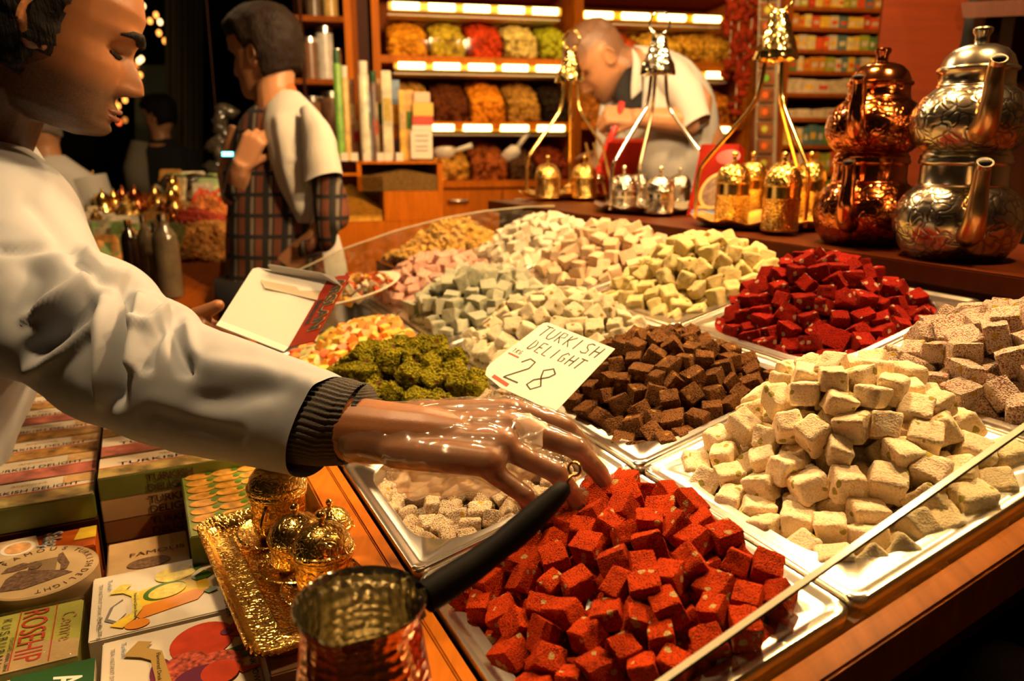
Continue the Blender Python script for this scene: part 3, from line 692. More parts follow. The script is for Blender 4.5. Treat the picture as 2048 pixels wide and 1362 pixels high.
# plain cartons carrying the tray and the coffee pot
carton('plain_carton', 'plain brown carton carrying the gilt tray', .205, .484, -.028 - .02, -.016, .70, .808, mat('card_plain', (.16, .09, .04), .6))
t, m, w, l, h = carton('plain_carton', 'plain brown carton under the copper coffee pot', .021, .136, -.115, -.016, .70, .829, MATS['card_plain'])
carton('plain_carton', 'narrow plain carton under the edge of the gilt tray', .210, .484, -.10, -.05, .766, .808, MATS['card_plain'])

# ------------------------------------------------------------------ gilt tray with lidded cups
gt = thing('gilt_tray', G(.345, -.067, .809), 'rectangular gilt tray with a pierced scalloped rim beside the rail', 'tray')
Mx = GM(.347, -.074, .809) @ Matrix.Rotation(R(5), 4, 'Z')
def scal(pts, amp, n):
    out = []
    for k, (x, y) in enumerate(pts):
        q = 1 + amp * math.sin(2 * math.pi * n * k / len(pts)); out.append((x * q, y * q))
    return out
tw, tl = .100, .262
MB().rings([[(x, y, z) for x, y in scal(rrect(tw - 2 * i, tl - 2 * i, max(.006, .022 - i), 24), s, 25)] for i, z, s in ((.0, .013, .012), (.0008, .0155, .012), (.004, .0145, .008), (.009, .008, 0), (.012, .003, 0), (.030, .0025, 0), (.032, .0035, 0), (.034, .0025, 0))], False, True, M=Mx).build('tray_plate', GLD, gt, 40)
MB().rings([[(x, y, z) for x, y in scal(rrect(tw - 2 * i, tl - 2 * i, .02, 24), s, 25)] for i, z, s in ((.0, .0128, .012), (.009, .0065, 0), (.012, .0008, 0), (.034, .0006, 0))], False, True, M=Mx).build('underside', GLP, gt, 40)
def gold_cup(name, label, P, s=1.0, group=None, lid=True, saucer=True, metal=None, plain=None, ang=0, tall=1.0, handle=True, knob=True):
    metal = metal or GLD; plain = plain or GLP
    t = thing(name, P, label, 'cup', group); Mx = Matrix.Translation(P) @ Matrix.Rotation(ang, 4, 'Z') @ Matrix.Scale(s, 4)
    if saucer: MB().lathe([(0, .001), (.018, .001), (.024, .003), (.037, .009), (.0385, .0098), (.037, .0106), (.024, .0052), (0, .004)], 36, Mx).build('saucer', metal, t, 40)
    z = .004 if saucer else 0; k = tall
    MB().lathe([(0, z), (.017, z), (.019, z + .002), (.0235, z + .008), (.0245, z + .016 * k), (.0245, z + .034 * k), (.0262, z + .036 * k), (.0266, z + .040 * k), (.025, z + .042 * k), (.024, z + .042 * k), (.023, z + .01), (0, z + .006)], 36, Mx).build('cup_body', metal, t, 40)
    if handle: MB().tube([(.024 + .011 * math.sin(math.pi * q / 8) , 0, z + .008 + .026 * k * q / 8) for q in range(9)], .0018, 8, M=Mx).build('handle', plain, t, True)
    if lid:
        z2 = z + .042 * k
        lo = MB().lathe([(.0268, z2 - .001), (.0275, z2 + .001), (.027, z2 + .003), (.0255, z2 + .004), (.0235, z2 + .011), (.018, z2 + .018), (.009, z2 + .0225), (.0035, z2 + .024), (0, z2 + .0242)], 36, Mx).build('lid', metal, t, 40)
        if knob: MB().lathe([(.003, z2 + .0235), (.0022, z2 + .0265), (.0042, z2 + .0295), (.0046, z2 + .032), (.003, z2 + .0348), (0, z2 + .0355)], 16, Mx).build('knob', plain, lo, True)
    return t
zt = .8128
for (x, y), lab, s, lid, tall in (((562, 1076), 'gilt lidded cup on a saucer at the far end of the gilt tray', 1.10, True, 1.15), ((598, 1142), 'gilt domed cup in the middle of the gilt tray', .98, True, .75), ((652, 1188), 'gilt domed cup with a knob nearest the copper pot', 1.02, True, .95), ((664, 1092), 'gilt cup on the rail side of the gilt tray', .82, True, .55)):
    P = UZ(x, y, zt); gold_cup('gilt_cup', lab, P, s, 'gilt cups on the rectangular tray', lid, True, tall=tall, ang=R(60 + x))
# ------------------------------------------------------------------ copper coffee pot
COPH = engraved('hammered_copper', (.80, .30, .10), .16, 150, .5, 'hammer', .25); TINH = engraved('hammered_tin', (.66, .60, .42), .2, 150, .6, 'hammer', .15)
P = U(720, 1203, .452); rz = P.z - .8305; PS = .865
cz = thing('coffee_pot', (P.x, P.y, .8305), 'hammered copper coffee pot with a long black handle', 'coffee pot'); Mx = Matrix.Translation((P.x, P.y, .8305)) @ Matrix.Scale(PS, 4)
sd = R(-97)
def spout(a, r, z):
    q = math.exp(-(((a - sd + math.pi) % (2 * math.pi) - math.pi) / .20) ** 2); k = max(0, (z - rz + .03) / .03)
    return r + .0085 * q * k, z + .002 * q * k
hh = rz = rz / PS
MB().lathe([(0, 0), (.046, 0), (.052, .006), (.053, .02), (.0475, .06), (.041, hh - .022), (.0405, hh - .012), (.0445, hh - .002), (.0455, hh)], 56, Mx, fn=spout).build('body', COPH, cz, 50)
MB().lathe([(.0455, hh), (.0450, hh + .0012), (.0436, hh), (.0430, hh - .004), (.0395, hh - .014), (.0395, hh - .024), (.045, .06), (.049, .02), (.044, .006), (0, .005)], 56, Mx, fn=spout).build('lining', TINH, cz, 50)
h0, h1 = U(848, 1196, .468), U(1136, 968, .535); d = (h1 - h0)
hs = P + (h0 - P) * .90
MB().tube([hs - Vector((0, 0, .012)), hs - Vector((0, 0, .004)), h0 + d * .03], [.005, .004, .004], 8).build('tang', mat('dark_iron', (.05, .03, .02), .35, .9), cz, True)
hd = MB().tube([h0 + d * q + Vector((0, 0, -.006 * math.sin(math.pi * q))) for q in (0, .005, .12, .30, .50, .60, .75, .90, .97, 1.0)], [q * .9 for q in (.003, .0115, .0118, .0110, .0100, .0108, .0102, .0084, .0066, .002)], 16).build('handle', mat('black_wood', (.003, .002, .0015), .55, spec=.06), cz, 40)
rc = U(1149, 938, .537); tip = h1 - d * .02
ex, ey = Vector((.85, -.5, 0)).normalized(), Vector((.1, .2, 1)).normalized()
MB().tube([tip, tip + (rc - tip) * .55] + [rc + (ex * math.cos(R(a)) + ey * math.sin(R(a))) * .0046 for a in range(-100, 250, 18)], .0012, 8).build('hanging_ring', mat('brass', (.75, .45, .15), .25, 1), hd, True)

# ------------------------------------------------------------------ handwritten price card
pc = thing('price_card', T(.52, .18, -.02), 'white card reading TURKISH DELIGHT 28 stuck among the sweets', 'price card')
c00, c10, c01 = U(975, 752, .905), U(1112, 818, .835), U(1082, 640, .955)
ex = (c10 - c00); ey = (c01 - c00); W_, H_ = ex.length, ey.length; exn = ex.normalized(); nz = ex.cross(ey).normalized(); eyn = nz.cross(exn); H_ = ey.dot(eyn)
CM = frame(c00, exn, eyn, nz)
poly = [(-.004, -.0), (W_ * .25, -.006), (W_, -.004), (W_ + .002, .0), (W_ + .001, H_), (.004, H_), (.0, H_ - .003), (-.012, .018), (-.011, .010)]
MB().prism(poly, -.0006, 0, CM).build('card', mat('card_paper', (.84, .78, .64), .35), pc)
STROKE = {'T': [[(0, 1), (1, 1)], [(.5, 1), (.42, 0)]], 'U': [[(0, 1), (0, .3), (.2, 0), (.6, 0), (.85, .3), (.9, 1)]], 'R': [[(.1, 0), (.1, 1), (.7, .95), (.75, .6), (.15, .5), (.8, 0)]], 'K': [[(.1, 0), (.1, 1)], [(.8, 1), (.15, .5), (.85, 0)]],
    'I': [[(.3, 1), (.3, 0)]], 'S': [[(.85, .95), (.4, 1), (.1, .8), (.3, .55), (.7, .4), (.75, .1), (.3, 0), (0, .1)]], 'H': [[(.1, 0), (.1, 1)], [(.8, 0), (.85, 1)], [(.1, .5), (.82, .52)]], 'D': [[(.1, 0), (.1, 1), (.6, .85), (.8, .45), (.5, .05), (.1, 0)]],
    'E': [[(.8, 1), (.1, 1), (.1, 0), (.8, 0)], [(.1, .5), (.65, .52)]], 'L': [[(.1, 1), (.1, 0), (.75, 0)]], 'G': [[(.8, .85), (.4, 1), (.05, .6), (.2, .05), (.7, .1), (.75, .45), (.45, .45)]],
    '2': [[(.05, .75), (.25, 1), (.6, .95), (.65, .65), (.1, .05), (.05, 0), (.9, .02)]], '8': [[(.75, .85), (.45, 1), (.15, .8), (.35, .55), (.75, .25), (.5, 0), (.15, .1), (.2, .35), (.65, .65), (.75, .85)]], '1': [[(.1, .75), (.35, 1), (.35, 0)]]}
def hand(s, x, y, w, h, lw, m, gap=.25, slant=.12):
    for ch in s:
        mb = MB()
        if ch == ' ': x += w; continue
        for st in STROKE[ch]:
            pts = [(x + px * w + py * h * slant, y + py * h) for px, py in st]
            L_, R_ = [], []
            for i, (a, b) in enumerate(pts):
                p, q = pts[max(i - 1, 0)], pts[min(i + 1, len(pts) - 1)]; dx, dy = q[0] - p[0], q[1] - p[1]; n = math.hypot(dx, dy) or 1
                L_.append((a - dy / n * lw, b + dx / n * lw, .0003)); R_.append((a + dy / n * lw, b - dx / n * lw, .0003))
            k = len(pts); mb.add(R_ + L_, [(i, i + 1, k + i + 1, k + i) for i in range(k - 1)], CM)
        mb.build('pen_letter', m, pc); x += w * (1 + gap)
hand('TURKISH', W_ * .06, H_ * .78, W_ * .100, H_ * .17, .0008, INK); hand('DELIGHT', W_ * .10, H_ * .55, W_ * .088, H_ * .16, .0008, INK)
hand('28', W_ * .16, H_ * .08, W_ * .25, H_ * .36, .0011, INK, gap=.15); hand('1KG', -.002, H_ * .43, .0042, .0068, .0005, INK, gap=.2)
decal([(-.004, H_ * .385), (.014, H_ * .38), (.014, H_ * .40), (-.004, H_ * .405)], CM, INKR, pc, .0001, 'pen_underline'); decal([(.006, .001), (.034, -.002), (.034, .003), (.006, .006)], CM, INKR, pc, .0001, 'pen_underline')
# the wire foot that holds the card
MB().tube([CM @ Vector((W_ * .6, H_ * .2, -.001)), CM @ Vector((W_ * .6, -.02, -.002)), CM @ Vector((W_ * .6, -.055, -.02))], .0012, 6).build('wire_foot', STEEL, pc)

# ------------------------------------------------------------------ cup stands on the riser shelf
SLV = engraved('silver_engraved', (.80, .74, .60), .16, 150, .3, 'scroll', .35); SLP = mat('silver_plain', (.82, .76, .64), .12, 1)
CRU = engraved('crumpled_gilt', (.88, .62, .22), .16, 70, 1.0, 'hammer', .45); CRUS = engraved('crumpled_silver', (.78, .70, .52), .16, 70, 1.0, 'hammer', .45)
GLZ = glassy('cup_glass', (1, .85, .5), .22, .05, .85)
GLT = engraved('gold_tray', (.98, .66, .20), .36, 120, .25, 'scroll', .2); SLT = engraved('silver_tray', (.84, .78, .62), .34, 120, .25, 'scroll', .2)
def cup_stand(px, py, label, metal, plain, cap, s, ang):
    P = UZ(px, py, SHZ); t = thing('cup_stand', P, label, 'cup stand', 'three-legged cup stands on the riser shelf'); Mx = Matrix.Translation(P) @ Matrix.Rotation(ang, 4, 'Z') @ Matrix.Scale(s, 4)
    wav = lambda a, r, z: (r * (1 + .028 * math.cos(12 * a) * min(1, r / .14) ** 8), z + .004 * math.cos(12 * a) * min(1, r / .14) ** 8)
    MB().lathe([(0, .006), (.10, .006), (.118, .008), (.138, .018), (.141, .0185), (.1385, .016), (.118, .004), (.10, .002), (0, .002)], 96, Mx, fn=wav).build('tray', GLT if plain is GLP else SLT, t, 40)
    for k in range(3):
        a = 2 * math.pi * k / 3; prof = [(.018, .335), (.022, .29), (.026, .262), (.034, .238), (.055, .208), (.120, .128), (.130, .108), (.1335, .085), (.134, .045), (.134, .010)]
        pts = [Vector(p) for p in [cat([(r_ * math.cos(a), r_ * math.sin(a), z_) for r_, z_ in prof], i / 28) for i in range(29)]]
        rad = [.0042 * (1 + .10 * (i % 2)) for i in range(29)]
        MB().tube(pts, rad, 9, M=Mx).build('leg', plain, t, 60)
    cr = lambda a, r, z: (r * (1 + .05 * math.sin(7 * a + z * 90) + .03 * math.sin(13 * a - z * 140)), z + .002 * math.sin(9 * a))
    cp = MB().lathe([(0, .325), (.030, .322), (.040, .316), (.041, .320), (.036, .338), (.030, .352), (.026, .362), (.021, .378), (.0175, .390), (.0165, .398), (.010, .401), (0, .402)], 40, Mx, fn=cr).build('bell_cap', cap, t, 50)
    rz = .428
    MB().tube([(.0235 * math.sin(q), 0, rz - .0245 * math.cos(q)) for q in [2 * math.pi * i / 30 for i in range(31)]], .0022, 8, cap=False, M=Mx @ Matrix.Rotation(R(-20) - ang, 4, 'Z')).build('carrying_ring', plain, cp, True)
    MB().tube([(-.014, 0, .412), (-.006, 0, .403), (.006, 0, .403), (.014, 0, .412)], .002, 8, M=Mx @ Matrix.Rotation(R(-20) - ang, 4, 'Z')).build('ring_clip', plain, cp, True)
    return t
cup_stand(1137, 396, 'gilt three-legged cup stand farthest along the riser shelf', GLD, GLP, CRU, 1.10, R(205))
cup_stand(1303, 423, 'silver three-legged cup stand between the two gilt ones', SLV, SLP, CRUS, 1.02, R(215))
cup_stand(1526, 452, 'gilt three-legged cup stand nearest the copper teapot', GLD, GLP, CRU, 1.0, R(285))
def tall_cup(px, py, label, metal, plain, s, tall, group, handle=False, ang=0):
    P = UZ(px, py, SHZ + .008 * s); t = thing('lidded_cup', P, label, 'cup', group); Mx = Matrix.Translation(P) @ Matrix.Rotation(ang, 4, 'Z') @ Matrix.Scale(s, 4); k = tall
    MB().lathe([(0, 0), (.033, 0), (.0345, .003), (.0335, .006), (.0335, .052 * k), (.0348, .054 * k), (.0348, .057 * k), (.033, .057 * k), (.032, .01), (0, .006)], 36, Mx).build('cup_body', metal, t, 40)
    MB().lathe([(.0328, .055 * k), (.0328, .080 * k), (.0318, .080 * k), (.0318, .055 * k)], 36, Mx).build('upper_band', plain, t, 40)
    z = .080 * k
    lo = MB().lathe([(.0345, z - .004), (.0352, z), (.034, z + .004), (.0325, z + .012), (.0285, z + .023), (.020, z + .032), (.010, z + .036), (.004, z + .037), (0, z + .037)], 36, Mx).build('lid', metal, t, 40)
    MB().lathe([(.004, z + .036), (.0032, z + .041), (.0055, z + .043), (.003, z + .046), (.0062, z + .051), (.0062, z + .054), (.004, z + .057), (0, z + .058)], 16, Mx).build('knob', plain, lo, True)
    if handle: MB().tube([(.033 + .022 * math.sin(math.pi * q / 10), 0, .012 + .04 * k * q / 10) for q in range(11)], .0022, 8, M=Mx).build('handle', plain, t, True)
g3, g2, g1 = 'tall gilt cups on the stand by the copper teapot', 'silver cups on the middle stand', 'gilt cups on the far stand'
for px, py, lab in ((1461, 448, 'tall gilt lidded cup at the front beside the red packet'), (1558, 461, 'tall gilt lidded cup standing frontmost on its stand'), (1498, 430, 'tall gilt lidded cup behind the one beside the red packet'), (1612, 436, 'tall gilt lidded cup behind the front leg of the stand'), (1560, 424, 'tall gilt lidded cup half hidden behind the frontmost cup')):
    tall_cup(px, py, lab, GLD, GLP, .97, 1.05, g3)
tall_cup(1690, 436, 'gilt lidded cup squeezed beside the copper teapot', GLD, GLP, 1.0, 1.0, g3)
for px, py, lab, hn, a in ((1246, 420, 'silver lidded cup at the end of the middle stand', False, 0), (1276, 406, 'silver lidded cup at the rear of the middle stand', False, 0), (1318, 426, 'silver lidded cup with a round ear handle', True, R(200)), (1357, 408, 'silver lidded cup beside the red packet', False, 0)):
    tall_cup(px, py, lab, SLV, SLP, .98 if py > 415 else .92, .62, g2, hn, a)
for px, py, lab, a in ((1095, 396, 'gilt lidded cup by the outer leg of the far stand', R(90)), (1168, 396, 'gilt lidded cup by the middle leg of the far stand', R(190))):
    tall_cup(px, py, lab, GLD, GLP, 1.12, .66, g1, True, a)

# red packets leaning between the stands
REDP = mat('packet_red', (.20, .010, .003), .5, spec=.03, var=.25, vs=14)
def packet(c, wv, hv, th, label, emb):
    c, wv, hv = Vector(c), Vector(wv), Vector(hv); n = wv.cross(hv).normalized(); t = thing('red_packet', c, label, 'packet', 'red packets on the riser shelf')
    p = [c - n * th, c + wv - n * th, c + wv, c, c + hv - n * th, c + wv + hv - n * th, c + wv + hv, c + hv]
    MB().hexa(p).build('carton', REDP, t, bevel=.0012)
    Fm = frame(c, wv.normalized(), n.cross(wv.normalized()), n); w, h = wv.length, hv.dot(n.cross(wv.normalized()))
    if emb:
        decal(ell(w * .52, h * .36, w * .40, h * .25, 30), Fm, GOLDP, t, .0004, 'printed_border'); decal(ell(w * .52, h * .36, w * .33, h * .21, 30), Fm, mat('print_sepia', (.14, .08, .04), .4, var=.5, vs=80), t, .0009, 'printed_medal')
        decal(ell(w * .52, h * .82, w * .30, h * .10, 20), Fm, mat('print_deep_red', (.24, .015, .01), .3), t, .0004, 'printed_crest'); decal([(w * .1, h * .03), (w * .95, h * .05), (w * .95, h * .10), (w * .1, h * .09)], Fm, BLUE, t, .0004, 'print_band'); decal([(w * .2, h * .11), (w * .8, h * .125), (w * .8, h * .155), (w * .2, h * .145)], Fm, GOLDP, t, .0008, 'print_band')
    else:
        for k in range(3): decal([(w * (.15 + .25 * k), 0), (w * (.22 + .25 * k), 0), (w * (.22 + .25 * k), h), (w * (.15 + .25 * k), h)], Fm, GOLDP, t, .0004, 'print_stripe')
P = UZ(1372, 432, SHZ); q = UZ(1450, 438, SHZ)
packet(P, q - P, U(1402, 288, 1.82) - P, .03, 'red packet with an oval gold-rimmed medal leaning by the tall gilt cups', True)
P = UZ(1187, 398, SHZ); q = UZ(1250, 402, SHZ)
packet(P, q - P, U(1216, 285, 2.22) - P, .03, 'red packet with gold stripes leaning behind the far gilt stand', False)

# ------------------------------------------------------------------ double teapots
COPE = engraved('copper_chased', (.46, .145, .045), .14, 75, .24, 'scroll', .45); COPP = mat('copper_plain', (.54, .18, .06), .13, 1)
SLE = engraved('silver_chased', (.52, .46, .34), .22, 62, .24, 'scroll', .5); SLQ = mat('aged_silver', (.54, .49, .37), .22, 1)
HOLE = mat('hole_shade', (.004, .003, .003), .8)
def teapot(P, s, label, eng, plain, spout_turn, spm):
    t = thing('double_teapot', P, label, 'teapot', 'double teapots on the riser shelf'); tc = math.atan2(-P.y, -P.x)
    Mx = Matrix.Translation(P) @ Matrix.Rotation(tc + spout_turn, 4, 'Z') @ Matrix.Scale(s, 4)
    b = [(0, 0), (.058, 0), (.062, .003), (.074, .020), (.0805, .040), (.0815, .055), (.078, .072), (.068, .088), (.058, .097)]
    lp = MB().lathe(b, 56, Mx).build('lower_pot', eng, t, 60)
    MB().lathe([(.058, .097), (.0555, .099), (.0560, .101), (.0545, .103), (.0540, .126), (.0570, .128), (.0575, .132), (.0555, .135), (.0560, .139), (.0530, .142), (.052, .145)], 56, Mx).build('lower_collar', plain, lp, 50)
    up = MB().lathe([(.048, .143), (.056, .147), (.067, .158), (.073, .174), (.0735, .188), (.070, .202), (.061, .215), (.052, .222), (.048, .225)], 56, Mx).build('upper_pot', eng, t, 60)
    MB().lathe([(.048, .225), (.0465, .227), (.0470, .229), (.0455, .231), (.0450, .245), (.0470, .247)], 56, Mx).build('upper_collar', plain, up, 50)
    ld = MB().lathe([(.0475, .246), (.0490, .248), (.0485, .251), (.0450, .253), (.0440, .256), (.0400, .266), (.031, .275), (.018, .280), (.010, .281)], 56, Mx).build('lid', plain, t, 40)
    MB().lathe([(.010, .280), (.0085, .283), (.0085, .291), (.0118, .296), (.0118, .300), (.010, .302), (0, .3025)], 24, Mx).build('knob', plain, ld, 40)
    for par, r0, z0, z1, in ((lp, .072, .040, .128), (up, .066, .172, .250)):
        pts = [cat([(r0, 0, z0), (r0 + .016, 0, z0 + .004), (r0 + .026, 0, z0 + .028), (r0 + .024, 0, z0 + .056), (r0 + .028, 0, z1)], i / 16) for i in range(17)]
        sp = MB().tube(pts, [.0185 - .0095 * (i / 16) ** .7 for i in range(17)], 12, M=Mx).build('spout', spm, par, 50)
        e = Vector(pts[-1]); d = (Vector(pts[-1]) - Vector(pts[-2])).normalized()
        MB().tube([e - d * .003, e + d * .004 + Vector((.004, 0, 0))], [.0092, .0100], 14, M=Mx).build('spout_lip', plain, sp, 40)
        MB().ball(e + d * .0035 + Vector((.0035, 0, .0)), (.0082, .0082, .0035), 12, 6, Mx).build('spout_mouth', HOLE, sp, True)  # dark disc, shade of the spout opening put in as colour
        hp = [cat([(-r0 - .004, 0, z1 - .030), (-r0 - .035, 0, z1 - .022), (-r0 - .045, 0, z0 + .02), (-r0 - .004, 0, z0 - .005)], i / 12) for i in range(13)]
        MB().tube(hp, .005, 8, M=Mx).build('handle', plain, par, True)
teapot(SM(.60, .112, SHZ).translation, 1.0, 'chased copper double teapot on the riser shelf', COPE, COPP, R(-17), COPP)
v = UZ(1938, 512, SHZ)
teapot(SM((v - SH).dot(GA), .088, SHZ).translation, 1.02, 'aged silver double teapot at the frame edge of the riser shelf', SLE, SLQ, R(12), mat('brassy_spout', (.60, .36, .16), .28, 1))

# ------------------------------------------------------------------ people: building blocks
def skin_mat(name, col, dark):
    m, N, L, P = _new(name)
    a = N.new('ShaderNodeAttribute'); a.attribute_name = 'beard'
    co = _coord(N, L); n = N.new('ShaderNodeTexNoise'); n.inputs['Scale'].default_value = 900; n.inputs['Detail'].default_value = 2; L.new(co, n.inputs['Vector'])
    ma = N.new('ShaderNodeMath'); ma.operation = 'MULTIPLY'; mr = N.new('ShaderNodeMapRange'); L.new(n.outputs['Fac'], mr.inputs[0]); mr.inputs[1].default_value = .35; mr.inputs[2].default_value = .6; mr.inputs[3].default_value = .72; mr.inputs[4].default_value = 1
    L.new(a.outputs['Fac'], ma.inputs[0]); L.new(mr.outputs[0], ma.inputs[1])
    n2 = N.new('ShaderNodeTexNoise'); n2.inputs['Scale'].default_value = 30; L.new(co, n2.inputs['Vector'])
    r = N.new('ShaderNodeValToRGB'); L.new(n2.outputs['Fac'], r.inputs[0]); r.color_ramp.elements[0].color = C4([c * .85 for c in col]); r.color_ramp.elements[1].color = C4([min(1, c * 1.12) for c in col])
    mx = N.new('ShaderNodeMix'); mx.data_type = 'RGBA'; L.new(ma.outputs[0], mx.inputs['Factor']); L.new(r.outputs[0], mx.inputs['A']); mx.inputs['B'].default_value = C4(dark)
    L.new(mx.outputs['Result'], P.inputs['Base Color']); P.inputs['Roughness'].default_value = .42; P.inputs['Specular IOR Level'].default_value = .4
    P.inputs['Subsurface Weight'].default_value = .08; P.inputs['Subsurface Radius'].default_value = (.01, .004, .002)
    b = N.new('ShaderNodeBump'); b.inputs['Strength'].default_value = .12; b.inputs['Distance'].default_value = .001; L.new(n.outputs['Fac'], b.inputs['Height']); L.new(b.outputs[0], P.inputs['Normal'])
    return m
SKIN = skin_mat('skin_tan', (.26, .100, .034), (.022, .013, .009)); SKIN2 = skin_mat('skin_fair', (.44, .21, .10), (.05, .03, .022))
HAIR = mat('black_hair', (.006, .004, .003), .7, spec=.15, bump=.8, bs=260, stretch=(1, 1, .2)); HAIRB = mat('brown_hair', (.014, .007, .004), .65, spec=.2, bump=.8, bs=220, stretch=(1, 1, .25))
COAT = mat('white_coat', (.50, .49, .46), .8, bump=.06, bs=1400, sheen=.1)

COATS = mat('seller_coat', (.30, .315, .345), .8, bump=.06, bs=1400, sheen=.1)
HZ = [-.118, -.110, -.098, -.082, -.066, -.048, -.022, .0, .022, .05, .078, .100, .112, .118]
HF = [.050, .072, .082, .084, .082, .083, .085, .081, .089, .092, .080, .056, .034, .012]
HB = [.0, -.030, -.046, -.058, -.068, -.080, -.090, -.097, -.101, -.102, -.094, -.072, -.048, -.018]
HW = [.020, .036, .046, .053, .058, .063, .069, .072, .074, .075, .069, .052, .036, .013]
BZ = [-.12, -.106, -.096, -.088, -.083, -.0765, -.072, -.066, -.060, -.053, -.046, -.040, -.030, -.015, .0, .012, .024, .035]
BA = [.0, .011, .009, .0005, .0105, .0015, .0120, .006, .001, .003, .024, .034, .031, .021, .012, .006, .004, .0]
BS = [.02, .020, .018, .02, .019, .02, .018, .015, .013, .011, .013, .0125, .0115, .0100, .0095, .010, .016, .02]
def head_surf(z, a, nose=1.0):
    f, b, w = np.interp(z, HZ, HF), np.interp(z, HZ, HB), np.interp(z, HZ, HW)
    xc, ax = (f + b) / 2, (f - b) / 2; ca, sa = math.cos(a), math.sin(a); ex = 2 / 2.25
    x = xc + ax * abs(ca) ** ex * (1 if ca >= 0 else -1); y = w * abs(sa) ** ex * (1 if sa >= 0 else -1)
    if ca > 0:
        am, s = np.interp(z, BZ, BA), np.interp(z, BZ, BS)
        x += am * nose * math.exp(-(y / s) ** 2)
        for sy in (-1, 1):
            x -= .018 * math.exp(-((y - sy * .030) / .015) ** 2 - ((z - .003) / .011) ** 2)
            x += .006 * math.exp(-((y - sy * .031) / .010) ** 2 - ((z + .001) / .007) ** 2)     # the lid over the eyeball
            x += .007 * nose * math.exp(-((y - sy * .0135) / .0055) ** 2 - ((z + .043) / .006) ** 2)   # nostril wing
            x += .007 * math.exp(-((y - sy * .034) / .02) ** 2 - ((z - .023) / .008) ** 2)      # brow ridge
            x += .004 * math.exp(-((y - sy * .045) / .016) ** 2 - ((z + .03) / .016) ** 2)      # cheekbone
    return x, y, z
def add_head(mb, M, nose=1.0, n=72, k=64, ears=True):
    rs = []
    for i in range(k + 1):
        z = -.118 + .236 * (.5 - .5 * math.cos(math.pi * i / k)); rs.append([head_surf(z, 2 * math.pi * (j + .5) / n, nose) for j in range(n)])
    mb.rings(rs, True, True, M=M)
    if ears:
        for sy in (-1, 1):
            E_ = M @ Matrix.Translation((-.014, sy * .076, -.012)) @ Matrix.Rotation(sy * R(-22), 4, 'Z') @ Matrix.Rotation(R(-10), 4, 'Y')
            mb.ball((0, 0, 0), (.017, .006, .030), 14, 10, E_); mb.tube([(.017 * math.cos(q), sy * .006, .030 * math.sin(q)) for q in [R(a) for a in range(-60, 200, 20)]], .004, 8, M=E_)
def hair_shell(M, mask, off=.010, lump=.004, seed=0, n=96, k=80, fr_=60):
    mb = MB(); idx = {}; vs = []; fs = []
    def pt(i, j):
        if (i, j) in idx: return idx[(i, j)]
        z = -.118 + .236 * i / k; a = 2 * math.pi * j / n; x, y, z = head_surf(z, a, 0); d = Vector((x + .005, y, z - .02)); 
        q = noise.noise(Vector((x, y, z)) * fr_ + Vector((seed, 0, 0))) * lump + noise.noise(Vector((x, y, z * .5)) * fr_ * 3) * lump * .5
        m_ = mask(x, y, z); o = (off + q) * min(1, max(0, m_ * 60)) - .004 * (m_ <= 0)
        p = Vector((x, y, z)) + d.normalized() * o
        idx[(i, j)] = len(vs); vs.append(p); return idx[(i, j)]
    for i in range(k):
        for j in range(n):
            z = -.118 + .236 * (i + .5) / k; x, y, _ = head_surf(z, 2 * math.pi * (j + .5) / n, 0)
            if mask(x, y, z) > -.006: fs.append((pt(i, j), pt(i, (j + 1) % n), pt(i + 1, (j + 1) % n), pt(i + 1, j)))
    # close the crown
    zt = [pt(k, j) for j in range(n)]; fs.append(tuple(zt))
    return mb.add(vs, fs, M)
def add_hand(mb, M, s=1.0, curl=((20, 25, 15),) * 4, splay=(6, 2, -2, -7), thumb=((.62, .70, -.30), 12), grow=0, flip=1):
    """palm along +x, thumb side +y*flip, back of hand +z"""
    g = grow; F = Matrix.Diagonal((1, flip, 1, 1))
    def c(a, b, ra, rb): mb.capsule(M @ (F @ (Vector(a) * s)), M @ (F @ (Vector(b) * s)), ra * s + g, rb * s + g, 10)
    for y, r in ((.026, .0125), (.009, .0135), (-.009, .0135), (-.026, .0120)): c((.004, y * .70, 0), (.090 - abs(y) * .25, y, .001), .0145, r)
    c((-.03, .010, -.001), (.02, .014, 0), .017, .015); c((-.03, -.010, -.001), (.02, -.014, 0), .017, .015)
    L = ((.043, .026, .020), (.048, .030, .021), (.044, .028, .020), (.035, .021, .018)); B = ((.086, .031, .001), (.092, .010, .003), (.088, -.011, .002), (.080, -.030, -.001)); Rr = (.0092, .0095, .0090, .0080)
    for k in range(4):
        p = Vector(B[k]); a = 0; sp = R(splay[k])
        for q in range(3):
            a += R(curl[k][q]); d = Vector((math.cos(a) * math.cos(sp), math.cos(a) * math.sin(sp), -math.sin(a))); e = p + d * L[k][q]
            c(p, e, Rr[k] * (1 - .10 * q), Rr[k] * (.90 - .10 * q)); p = e
    d0 = Vector(thumb[0]).normalized(); p = Vector((.022, .026, -.006)); c((.0, .012, -.004), p, .014, .0145)
    ax = Vector((0, 0, 1)).cross(d0).normalized()
    for q, ln in enumerate((.036, .032, .026)):
        d = Matrix.Rotation(R(thumb[1]) * q, 3, ax) @ d0; e = p + d * ln; c(p, e, (.0135, .0115, .0105)[q], (.0115, .0105, .0088)[q]); p = e
